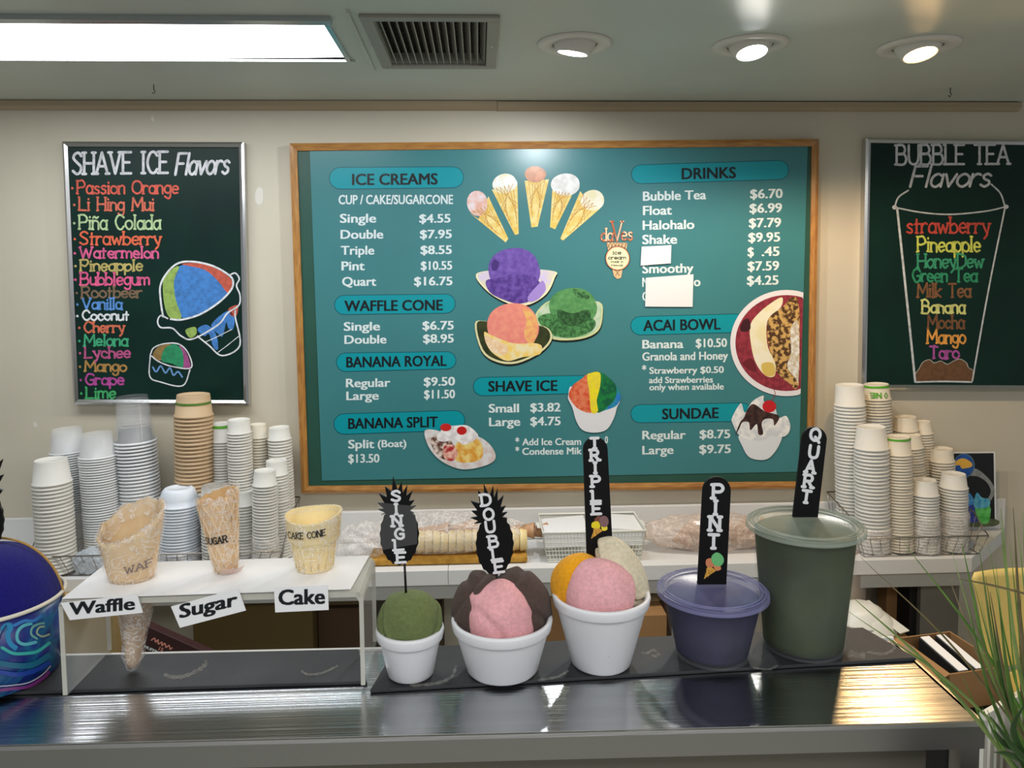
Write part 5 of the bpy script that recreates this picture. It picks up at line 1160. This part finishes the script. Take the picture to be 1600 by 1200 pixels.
sticksign('black pineapple sign edge above the blue dome at the left edge', P, Yl, [], 0, 1, 1, 'pineapple_sign', M_black, ((-22, 862), (-20, 905)))
# ------------------------------------------------------------ acrylic cone display
A_ = atZ(99, 1093, ZC); B_ = atZ(571, 1077, ZC)
zt_r = atY(95, 936, A_.y).z
rd = (B_-A_).normalized(); rn = Vector((-rd.y, rd.x, 0)); RW = (B_-A_).length
back = atZ(165, 881, zt_r); RD = (back-Vector((A_.x, A_.y, zt_r))).dot(rn)
RHt = zt_r-ZC
def RP(u, v, z): return Vector((A_.x, A_.y, ZC))+rd*u+rn*v+Vector((0, 0, z))
ar = thing('acrylic_display', 'clear acrylic stand with white top sheet carrying three wrapped cones', 'display stand', RP(RW/2, RD/2, 0))
T_ = .0045; Z0 = MT+.0008
for nm, u in (('side_panel', 0), ('side_panel', RW-T_)):
    m = MB(); m.hexa([RP(u, 0, Z0), RP(u+T_, 0, Z0), RP(u+T_, RD, Z0), RP(u, RD, Z0)], [RP(u, 0, RHt-.005), RP(u+T_, 0, RHt-.005), RP(u+T_, RD, RHt-.005), RP(u, RD, RHt-.005)]); obj(nm, m, M_acr2, ar)
    for v in (0, RD):
        m = MB(); m.hexa([RP(u, v-.0006, Z0), RP(u+T_, v-.0006, Z0), RP(u+T_, v+.0008, Z0), RP(u, v+.0008, Z0)], [RP(u, v-.0006, RHt-.008), RP(u+T_, v-.0006, RHt-.008), RP(u+T_, v+.0008, RHt-.008), RP(u, v+.0008, RHt-.008)]); obj('polished_edge', m, M_acr, ar)
m = MB(); m.hexa([RP(.003, 0, RHt-.0065), RP(RW-.003, 0, RHt-.0065), RP(RW-.003, RD, RHt-.0065), RP(.003, RD, RHt-.0065)], [RP(.003, 0, RHt-.001), RP(RW-.003, 0, RHt-.001), RP(RW-.003, RD, RHt-.001), RP(.003, RD, RHt-.001)]); obj('top_panel', m, M_acr, ar)
for u0, sgn in ((.003, 1), (RW-.003, -1)):
    m = MB(); pr = []
    for i in range(7):
        a = math.pi/2*i/6; pr.append((u0-sgn*.003+sgn*.0075*(1-math.sin(a)), RHt-.0085+.0075*math.cos(a)))
    inner = [(u0+sgn*.006, RHt-.0065), (u0+sgn*.002, RHt-.009)]
    m.prism([RP(u, 0, z) for u, z in pr[::1]+[(u0-sgn*.003, RHt-.012), (u0+sgn*.0015, RHt-.012), (u0+sgn*.004, RHt-.0075), (u0+sgn*.0045, RHt-.001)]], rn*RD); obj('bent_corner', m, M_acr, ar)
# white top sheet
s0 = atZ(96, 935, zt_r+.0008); 
SQ = [atZ(x, y, zt_r+.0004) for x, y in ((97, 936), (548, 921), (577, 869), (166, 881))]
m = MB(); m.hexa(SQ, [p+V((0, 0, .0007)) for p in SQ]); tag(obj('paper_sheet', m, M_paperw), 'white paper sheet covering the top of the acrylic stand', 'paper')
# name cards
def card(label, pts, words, x0, x1, yb, cap, y1, Yoff, bold=.026):
    Yc = RP(RW*(x0+x1-2*99)/(2*(571-99)), 0, 0).y-.004+Yoff; P = [atY(x, y, Yc+(.010 if False else 0)) for x, y in pts]; c = (P[2]+P[3])/2
    t = thing('name_card', label, 'sign', (c.x, Yc, c.z)); m = MB(); m.prism(P, (0, .0012, 0)); obj('card_sheet', m, M_paperw, t)
    m = MB(); print_text(m, lambda x, y: atY(x, y, Yc-.0003), words, x0, x1, yb, cap, y1, bold=bold); obj('lettering', m, M_ink, t)
card('tilted white card reading Waffle on the front of the acrylic stand', [(95, 942.5), (214, 929), (223, 957.5), (109, 969)], 'Waffle', 108, 211, 961, 19, 952, 0)
card('tilted white card reading Sugar on the front of the acrylic stand', [(267, 948), (372, 920), (384, 954), (281, 981)], 'Sugar', 280, 371, 966, 21, 946, 0)
card('white card reading Cake on the front of the acrylic stand', [(428, 918), (512, 914), (513.5, 953), (430, 957)], 'Cake', 435, 508, 945, 23, 943, 0)
m = MB(); x = [(358, 936), (374, 931), (390, 934), (388, 942), (362, 946)]
# ------------------------------------------------------------ wrapped cones on the stand
zr = zt_r+.0012
def conefn(bx, by, R_): pass
def jag(a, seed, amp): return amp*noise.noise(Vector((math.cos(a)*3, math.sin(a)*3, seed)))+amp*.7*noise.noise(Vector((math.cos(a)*9, math.sin(a)*9, seed+3)))
# waffle bowl cone
b = atZ(206, 903, zr); k = 1/ppm(b); w = thing('waffle_cone', 'wide waffle cone wrapped in cling film with a ragged slanting rim', 'cone', b)
RBw, RTw = 33*k, 49*k
def wfn(seed, amp, grow):
    def f(v, a):
        r = math.hypot(v.x, v.y); tt_ = v.z   # v.z in 0..1
        top = (92+22*math.sin(a)+14*math.cos(a))*k+jag(a, seed, .004)
        z = tt_*top; rr = r*(1+.03*noise.noise(Vector((math.cos(a)*4, math.sin(a)*4, z*60+seed))))*grow
        lean = .055*z/(.08)
        return Vector((rr*math.cos(a)+z*.03, rr*math.sin(a)*.82, z))
    return f
pr = [(0, .02), (RBw, .0)]+[(RBw+(RTw-RBw)*(i/8)**.9, i/8) for i in range(1, 9)]+[(RTw-.0035, .985)]+[(RTw-.0035-(RTw-RBw)*(1-i/8)**1, i/8) for i in range(7, 1, -1)]+[(0, .22)]
m = MB().lathe(pr, b, 72, fn=wfn(1.0, .01, 1)); obj('wafer', m, M_cone, w)
pr = [(RBw*1.03, .0)]+[(RBw+(RTw-RBw)*(i/10)**.9+.0012, i/10) for i in range(1, 11)]+[(RTw-.004, 1.03), (RTw*.8, .9), (RTw*.6, .8)]
m = MB().lathe(pr, b, 72, fn=wfn(1.3, .01, 1.045)); obj('cling_film', m, M_wrap, w)
def onbody(b, rfun, cxp, cyp, off=.0012, ys=1.0):   # photo px -> body surface facing the camera
    def f(x, y):
        z = (cyp-y)*k_; r = rfun(z)+off; dx = (x-cxp)*k_; a = max(-.98, min(.98, dx/r)); return Vector((b.x+z*.03*0+r*a, b.y-r*ys*math.sqrt(1-a*a), b.z+z))
    return f
k_ = k; m = MB()
fW = onbody(b, lambda z: RBw+(RTw-RBw)*z/(92*k)+.0025, 206, 913, ys=.86)
sh = lambda f: (lambda x, y: f(x, y))
brush_text(m, fW, 'WAF', 213, 246, 893, 11, 1.3, y1=887, serif=1.2, gap=2); obj('lettering', m, mat('faded_ink', (110, 96, 106), .5), w)
# sugar cone
b = atZ(354, 893, zr); k = 1/ppm(b); k_ = k
s_ = thing('sugar_cone', 'sugar cone in clear wrap standing in the middle of the acrylic stand', 'cone', b)
Hs = 122*k
def sfn(seed, grow=1, jg=.004):
    def f(v, a):
        top = Hs+ (8*math.cos(a)+4*math.sin(a))*k+jag(a, seed, jg); z = v.z*top; r = math.hypot(v.x, v.y)*(1+.02*noise.noise(Vector((math.cos(a)*3, math.sin(a)*3, z*40+seed))))*grow
        return Vector((r*math.cos(a)-z*.08, r*math.sin(a)*.9, z))
    return f
rs = lambda t_: (17+14.5*t_)*k
pr = [(0, .02), (rs(0), .02)]+[(rs(i/9), i/9) for i in range(1, 10)]+[(rs(1)-.0025, .99)]+[(rs(i/9)-.0025, i/9) for i in range(8, 2, -1)]+[(0, .3)]
m = MB().lathe(pr, b, 60, fn=sfn(4, 1)); obj('wafer', m, mat('sugar_wafer', (224, 186, 134), .7, col2=(208, 166, 112), nscale=40), s_)
m = MB()   # raised diamond lattice
for sg in (1, -1):
    for i in range(11):
        path = []
        for j in range(9):
            t_ = .12+.86*j/8; a = 2*math.pi*i/11+sg*t_*1.5; v = Vector((rs(t_)*math.cos(a), rs(t_)*math.sin(a), t_)); path.append(b+sfn(4, 1.006)(v, a))
        m.tube(path, .0009, 4)
obj('lattice_ribs', m, mat('sugar_ribs', (240, 212, 168), .7), s_, kind='stuff')
pr = [(rs(0)*1.15, .0)]+[(rs(i/9)*1.03+.0008, i/9) for i in range(1, 10)]+[(rs(1)*.92, 1.05)]
m = MB().lathe(pr, b, 60, fn=sfn(6, 1.03, .006)); obj('cling_film', m, M_wrap, s_)
m = MB()
def twist(u, v):
    a = R(-60+150*u); r = (18+12*u)*k*(1+.25*v); return b+Vector((r*math.cos(a), -r*abs(math.sin(a))*.6-.002*v, (1+(7+5*u)*v)*k+.0004+.0012*noise.noise(Vector((u*9, v*4, 0)))))
m.grid(twist, 24, 6); obj('film_twist', m, mat('pink_film', (224, 196, 186), .2, alpha=.55, bump=.8, bscale=150), s_)
fS = lambda x, y: (lambda z: Vector((b.x-z*.08+max(-.97, min(.97, (x-354+z/k*.08)*k/(rs(z/Hs)+.002)))*(rs(z/Hs)+.002), b.y-.9*(rs(z/Hs)+.002)*math.sqrt(1-max(-.97, min(.97, (x-354+z/k*.08)*k/(rs(z/Hs)+.002)))**2)-.0012, b.z+z)))((899-y)*k)
m = MB(); brush_text(m, fS, 'SUGAR', 330, 364, 848, 10.5, 1.7, y1=844, serif=1.1, gap=1.8); obj('lettering', m, M_ink, s_)
# cake cone
b = atZ(492, 888, zr); k = 1/ppm(b)
c_ = thing('cake_cone', 'pale cake cone in clear wrap at the right of the acrylic stand', 'cone', b)
def cfn(seed, grow=1):
    def f(v, a):
        lift = max(0, (v.z-70*k)/(16*k))*(3.5*math.sin(a+.6)+2.2*math.cos(2*a))*k
        g = (1+.012*noise.noise(Vector((math.cos(a)*3, math.sin(a)*3, v.z*60+seed))))*grow
        return Vector((v.x*g, v.y*g*.93, v.z+lift))
    return f
pr = [(0, .002), (26*k, 0), (27*k, 2*k), (30*k, 20*k), (33*k, 44*k), (37*k, 47*k), (39.5*k, 52*k), (42.5*k, 84*k), (43.5*k, 86*k), (43*k, 88*k), (40.5*k, 87*k), (38*k, 62*k), (30*k, 46*k), (0, 44*k)]
m = MB().lathe(pr, b, 64, fn=cfn(2)); obj('wafer', m, M_cake, c_)
m = MB()
for i in range(16):
    a = 2*math.pi*i/16; m.tube([b+Vector((28.5*k*math.cos(a), 28.5*k*math.sin(a)*.93, 5*k)), b+Vector((33.3*k*math.cos(a), 33.3*k*math.sin(a)*.93, 43*k))], .0007, 4)
obj('lower_ribs', m, M_cake, c_, kind='stuff')
pr = [(28*k, 0), (31.5*k, 14*k), (36*k, 34*k), (40*k, 52*k), (44.5*k, 88*k), (41*k, 89*k), (38*k, 80*k)]
m = MB().lathe(pr, b, 64, fn=cfn(5, 1.02)); obj('cling_film', m, M_wrap, c_)
rc = lambda z: (40*k if z > 48*k else 36*k)*1.045+.0006
fC = lambda x, y: (lambda z, r: Vector((b.x+max(-.98, min(.98, (x-492)*k/r))*r, b.y-.95*r*math.sqrt(1-max(-.98, min(.98, (x-492)*k/r))**2)-.001, b.z+z)))((904.5-y)*k, (40.8+(904.5-y-52)*.075)*k*1.035)
m = MB(); brush_text(m, fC, 'CAKE CONE', 459, 517, 845, 9.5, 1.5, y1=840, serif=1.1, gap=2); obj('lettering', m, M_ink, c_)
# waffle cone tip hanging below
top = atY(212, 940, A_.y+.045); tip = atY(207, 1043, A_.y+.045); k = 1/ppm(tip)
hc = thing('waffle_cone', 'film wrapped waffle cone hanging point down under the acrylic stand behind the Waffle card', 'cone', tip)
ax = top-tip; q = Vector((0, 0, 1)).rotation_difference(ax.normalized()).to_matrix(); Lh = RHt-.0075-(tip.z-ZC)
def hfn(seed, g): return lambda v, a: Vector((v.x*g*(1+.08*noise.noise(Vector((math.cos(a)*2, math.sin(a)*2, v.z*70+seed)))), v.y*g*(1+.08*noise.noise(Vector((math.cos(a)*2, math.sin(a)*2, v.z*70+seed)))), v.z))
m = MB().lathe([(0, 0), (7*k, .001), (9*k, .006)]+[((9+18*i/9)*k, .006+(Lh-.006)*i/9) for i in range(1, 10)]+[(0, Lh)], tip, 36, M=q, fn=hfn(1, 1)); obj('wafer', m, mat('hanging_wafer', (196, 170, 138), .7, col2=(178, 150, 120), nscale=60), hc)
m = MB().lathe([(8*k, -.001), (11*k, .006), (17*k, .014)]+[((12+18*i/9)*k, .008+(Lh-.008)*i/9) for i in range(2, 10)], tip, 36, M=q, fn=hfn(7, 1.04)); obj('cling_film', m, M_wrap, hc)
# ------------------------------------------------------------ clutter behind the right end of the counter
cbox('cardboard_box', 'brown cardboard box on the floor behind the right end of the counter, carrying white bowls', 1290, 1424, 1000, 2.12, .15, M_card)
zb1 = atY(1357, 1000, 2.12).z+.0012
p = V((X(1352, 985, 2.22), 2.195, zb1)); k = 1/ppm(p)
for j, (lb) in enumerate(('lower upturned white bowl on the box behind the quart tub', 'upper upturned white bowl on the box behind the quart tub')):
    m = MB().lathe([(0, 26*k), (18*k, 26*k), (30*k, 20*k), (37*k, 4*k), (39*k, 2*k), (39*k, 0), (36*k, 0), (33*k, 12*k)], p+V((-.02*j, .012*j, 9*k*j)), 36)
    tag(obj('white_bowl', m, M_plw), lb, 'bowl')
p = V((X(1306, 950, 2.36), 2.40, 0))
m = MB().lathe([(0, 0), (.10, 0), (.105, .01), (.105, .60), (.098, .64), (.07, .665), (0, .672)], p, 40); t = tag(obj('waste_bin', m, mat('taupe_plastic', (176, 162, 150), .5)), 'round taupe bin with domed top behind the quart tub', 'bin')
a = V((X(1350, 950, 2.26), 2.26, zb1+.05)); b_ = V((X(1408, 992, 2.15), 2.13, zb1+.012))
m = MB(); d = (b_-a).normalized(); s1 = d.cross(V((0, 0, 1))).normalized()*.02; up_ = s1.cross(d).normalized()*.004
m.hexa([a-s1, b_-s1, b_+s1, a+s1], [a-s1+up_, b_-s1+up_, b_+s1+up_, a+s1+up_]); tag(obj('white_tray', m, M_plw, bevel=.003), 'long white plastic tray leaning on the box right of the quart tub', 'tray')
m = MB().box((X(1400, 975, 2.5), 2.48, .34), (.13, .05, .68), rz=R(5)); tag(obj('cardboard_sheet', m, M_card, bevel=.002), 'upright folded cardboard piece against the wall under the right basket', 'cardboard')
# open cardboard tray with white cartons
ZT = .66
A1, A2 = atZ(1484, 1054, ZT), atZ(1571, 1042, ZT); A3 = atZ(1404, 996, ZT)
e1 = (A2-A1); wd_ = e1.length; e1.normalize(); e2 = (A3-A1); dp_ = e2.length; e2.normalize(); tk = .004
ct = thing('cardboard_tray', 'open brown cardboard box with white cartons sticking out, behind the counter end', 'box', (A1+e1*wd_/2+e2*dp_/2)-V((0, 0, .085)))
def TP(u, v, z): return A1+e1*u+e2*v+V((0, 0, z))
hT = .082
for (u0, u1, v0, v1) in ((0, wd_, 0, tk), (0, wd_, dp_-tk, dp_), (0, tk, tk, dp_-tk), (wd_-tk, wd_, tk, dp_-tk)):
    m = MB(); m.hexa([TP(u0, v0, -hT), TP(u1, v0, -hT), TP(u1, v1, -hT), TP(u0, v1, -hT)], [TP(u0, v0, 0), TP(u1, v0, 0), TP(u1, v1, 0), TP(u0, v1, 0)]); obj('side_wall', m, M_card, ct)
m = MB(); m.hexa([TP(0, 0, -hT-.002), TP(wd_, 0, -hT-.002), TP(wd_, dp_, -hT-.002), TP(0, dp_, -hT-.002)], [TP(0, 0, -hT), TP(wd_, 0, -hT), TP(wd_, dp_, -hT), TP(0, dp_, -hT)]); obj('bottom', m, M_card, ct)
m = MB(); m.hexa([TP(0, .0, -.001), TP(0, dp_, -.001), TP(-.05, dp_, -.022), TP(-.05, 0, -.022)], [TP(0, 0, .001), TP(0, dp_, .001), TP(-.05, dp_, -.020), TP(-.05, 0, -.020)]); obj('flap', m, M_card, ct)
for j, (u0, u1) in enumerate(((.03, .058), (.075, .10))):
    c_t = thing('white_carton', ('left', 'right')[j]+' white open carton sticking out of the cardboard box behind the counter end', 'carton', TP((u0+u1)/2, .1, -hT))
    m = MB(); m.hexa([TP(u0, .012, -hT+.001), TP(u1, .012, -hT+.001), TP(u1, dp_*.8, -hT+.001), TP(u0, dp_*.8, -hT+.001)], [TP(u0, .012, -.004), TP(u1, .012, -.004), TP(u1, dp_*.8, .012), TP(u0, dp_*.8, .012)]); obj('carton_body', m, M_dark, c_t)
    m = MB(); m.hexa([TP(u0+.004, .012, -.0035), TP(u1, .012, -.0035), TP(u1, dp_*.8, .0125), TP(u0+.004, dp_*.8, .0125)], [TP(u0+.004, .012, -.0015), TP(u1, .012, -.0015), TP(u1, dp_*.8, .0145), TP(u0+.004, dp_*.8, .0145)]); obj('carton_flap', m, M_paperw, c_t)
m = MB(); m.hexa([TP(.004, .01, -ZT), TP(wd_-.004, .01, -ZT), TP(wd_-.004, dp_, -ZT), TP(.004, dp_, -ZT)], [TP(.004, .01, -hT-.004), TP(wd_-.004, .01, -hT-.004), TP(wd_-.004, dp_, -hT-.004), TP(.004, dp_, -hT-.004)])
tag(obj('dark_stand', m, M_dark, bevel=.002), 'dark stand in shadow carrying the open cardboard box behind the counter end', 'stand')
# white slatted crate
ZQ = .60
B1, B2 = atZ(1531, 1113, ZQ), atZ(1650, 1046, ZQ)
g1 = (B2-B1); Lq = g1.length; g1.normalize(); g2 = V((-g1.y, g1.x, 0)); g2 = -g2 if g2.x < 0 else g2
sc_ = thing('slatted_crate', 'white crate with upright slats at the lower right behind the grass blades', 'crate', B1+g1*Lq/2-V((0, 0, ZQ)))
def QP(u, v, z): return B1+g1*u+g2*v+V((0, 0, z))
nsl = 12
for i in range(nsl):
    u = Lq*(i+.15)/nsl; u2 = Lq*(i+.72)/nsl
    m = MB(); m.hexa([QP(u, 0, -ZQ), QP(u2, 0, -ZQ), QP(u2, .008, -ZQ), QP(u, .008, -ZQ)], [QP(u, 0, -.012), QP(u2, 0, -.012), QP(u2, .008, -.012), QP(u, .008, -.012)]); obj('slat', m, M_plw, sc_)
for z0, z1 in ((-.014, 0), (-.32, -.30)):
    m = MB(); m.hexa([QP(0, -.001, z0), QP(Lq, -.001, z0), QP(Lq, .012, z0), QP(0, .012, z0)], [QP(0, -.001, z1), QP(Lq, -.001, z1), QP(Lq, .012, z1), QP(0, .012, z1)]); obj('crate_rail', m, M_plw, sc_)
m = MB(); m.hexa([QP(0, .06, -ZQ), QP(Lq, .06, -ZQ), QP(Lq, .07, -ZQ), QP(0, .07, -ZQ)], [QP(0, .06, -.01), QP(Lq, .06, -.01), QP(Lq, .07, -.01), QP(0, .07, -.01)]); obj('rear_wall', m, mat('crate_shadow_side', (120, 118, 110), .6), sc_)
# yellow moulded chair
Yc = 2.02
def YP(x, y, dy=0):
    p = atY(x, y, Yc); u = (x-1600)/90.0; p.y += dy-.02*u*u; return p
ych = thing('yellow_chair', 'yellow moulded plastic chair with a slot in its back, at the right edge', 'chair', (X(1610, 1000, Yc), Yc-.15, 0))
out = cr([V(p) for p in [(1513, 912), (1530, 892), (1570, 887), (1640, 886), (1690, 892), (1706, 912), (1700, 960), (1690, 1010), (1682, 1044), (1640, 1036), (1600, 1034), (1572, 1036), (1548, 1043), (1540, 1030), (1531, 1000), (1533, 960), (1524, 930)]], True, 3)
m = MB(); n = 9
rows = []
def shell(name, left, right, y0, y1, nr=12, ncol=14):
    m = MB(); vs = []
    for j in range(nr+1):
        t_ = j/nr; y = y0+(y1-y0)*t_; xl_, xr_ = left(t_), right(t_)
        for i in range(ncol+1):
            x = xl_+(xr_-xl_)*i/ncol; s_ = i/ncol*2-1
            yy = y+(4*(s_*s_) if j == 0 else 0)+(-8*(1-s_*s_) if j == nr and name == 'back_shell' else 0)
            vs.append(YP(x, yy))
    nn = len(vs); vs2 = [v+V((0, .006, 0)) for v in vs]; fs = []
    for j in range(nr):
        for i in range(ncol):
            a = j*(ncol+1)+i; fs.append((a, a+1, a+ncol+2, a+ncol+1)); fs.append((nn+a, nn+a+ncol+1, nn+a+ncol+2, nn+a+1))
    edge = [i for i in range(ncol+1)]+[(j*(ncol+1)+ncol) for j in range(1, nr+1)]+[nr*(ncol+1)+i for i in range(ncol-1, -1, -1)]+[j*(ncol+1) for j in range(nr-1, 0, -1)]
    for a, b in zip(edge, edge[1:]+edge[:1]): fs.append((a, b, nn+b, nn+a))
    m.add(vs+vs2, fs, True); return obj(name, m, M_yel, ych)
lf = lambda t_: 1510+14*math.sin(min(1, t_*1.3)*math.pi/2)+14*t_ - (0 if t_ > .06 else -8)
shell('back_shell', lf, lambda t_: 3208-lf(t_), 888, 1046)
shell('lower_back', lambda t_: 1578-3*t_, lambda t_: 1632+3*t_, 1046, 1086, 4)
m = MB(); sc = YP(1600, 1090); zs_ = sc.z
def seat(u, v):
    x = sc.x+(u-.5)*(.34+.04*v); return V((x, sc.y-.36*v+.01, zs_-.02+.03*(2*u-1)**2-.012*math.sin(v*3)))
m.grid(seat, 12, 10); o = obj('seat', m, M_yel, ych); md = o.modifiers.new('s', 'SOLIDIFY'); md.thickness = .006
for sx in (-1, 1):
    for v in (.05, .92):
        m = MB(); a = V((sc.x+sx*.13, sc.y-.36*v, zs_-.02)); m.tube([a, V((a.x+sx*.03, a.y+(.04 if v < .5 else -.03), .001))], .010, 8); obj('leg', m, M_alu, ych)
# ------------------------------------------------------------ grass plant in the right foreground
gx = atY(1688, 1250, .60)
pl = thing('grass_plant', 'artificial grass plant with long thin green blades leaning in from the right foreground', 'plant', (gx.x, .60, 0))
m = MB().lathe([(0, 0), (.045, 0), (.048, .01), (.058, gx.z-.06), (.061, gx.z-.055), (.061, gx.z-.045), (.055, gx.z-.045), (.054, gx.z-.06), (0, gx.z-.06)], (gx.x, .60, 0), 32); obj('planter', m, mat('planter_dark', (60, 58, 54), .5), pl)
M_gr = [mat('blade_green', (96, 132, 52), .5, col2=(60, 98, 30), nscale=30), mat('blade_olive', (128, 146, 84), .5, col2=(92, 116, 52), nscale=30), mat('blade_dark', (46, 82, 30), .5), mat('blade_brown', (120, 104, 72), .6, col2=(92, 88, 50), nscale=40)]
def blade(tip, mid, base, Yt_, Yb_, w, mi):
    P = cr([atY(*tip, Yt_), atY(*mid, (Yt_+Yb_)/2), atY(*base, Yb_)], n=6); n = len(P); vs = []; fs = []
    for i, p in enumerate(P):
        t_ = i/(n-1); ww = w*(.12+.88*min(1, t_*2.2))/2; d = (P[min(i+1, n-1)]-P[max(i-1, 0)]).normalized(); s_ = d.cross(V((0.2, 1, .1))).normalized()
        vs += [p-s_*ww, p+V((0, ww*.45, 0)), p+s_*ww]
    for i in range(n-1):
        a = i*3; fs += [(a, a+3, a+4, a+1), (a+1, a+4, a+5, a+2)]
    m = MB(); m.add(vs, fs, True); obj('blade', m, M_gr[mi], pl, recalc=False)
random.seed(21)
TIPS = [(1330, 931, 1), (1325, 955, 1), (1345, 871, 3), (1412, 848, 0), (1484, 850, 1), (1482, 902, 3), (1503, 850, 0), (1530, 858, 1), (1545, 852, 0), (1547, 925, 3), (1564, 795, 1), (1583, 793, 3), (1562, 806, 0), (1568, 860, 0),
        (1540, 900, 2), (1556, 880, 1), (1578, 850, 0), (1590, 822, 1), (1598, 800, 0), (1520, 905, 0), (1572, 905, 0), (1588, 900, 2), (1605, 860, 0), (1612, 820, 1), (1533, 940, 1), (1560, 940, 0), (1595, 930, 3), (1618, 890, 0)]
for i, (x, y, mi) in enumerate(TIPS):
    bx = 1600+random.uniform(0, 60)+max(0, (1420-x)*-.0); by = 1235+random.uniform(-10, 40)
    if x < 1420: mid = (x+(bx-x)*.52, y+(by-y)*.40+random.uniform(-4, 6)); 
    else: mid = (x+(bx-x)*.42, y+(by-y)*.52)
    blade((x, y), mid, (bx+20, by), random.uniform(.52, .66), .60+random.uniform(-.03, .03), random.uniform(.0016, .0034), mi)
for i in range(15):
    x = random.uniform(1500, 1640); y = random.uniform(930, 1120); bx = 1610+random.uniform(0, 60); by = 1250+random.uniform(-20, 30)
    blade((x, y), (x+(bx-x)*.4, y+(by-y)*.5), (bx+15, by), random.uniform(.5, .68), .60+random.uniform(-.03, .03), random.uniform(.0014, .0032), random.choice((0, 0, 1, 2, 3)))
blade((1482, 902), (1560, 917), (1680, 950), .55, .56, .002, 3)
for (a, b_, c_) in (((1552, 1140), (1575, 1165), (1640, 1190)), ((1553, 1175), (1580, 1180), (1650, 1215)), ((1548, 1120), (1590, 1175), (1650, 1230)), ((1600, 1100), (1585, 1150), (1640, 1240))): blade(a, b_, c_, .52, .56, .005, 2)
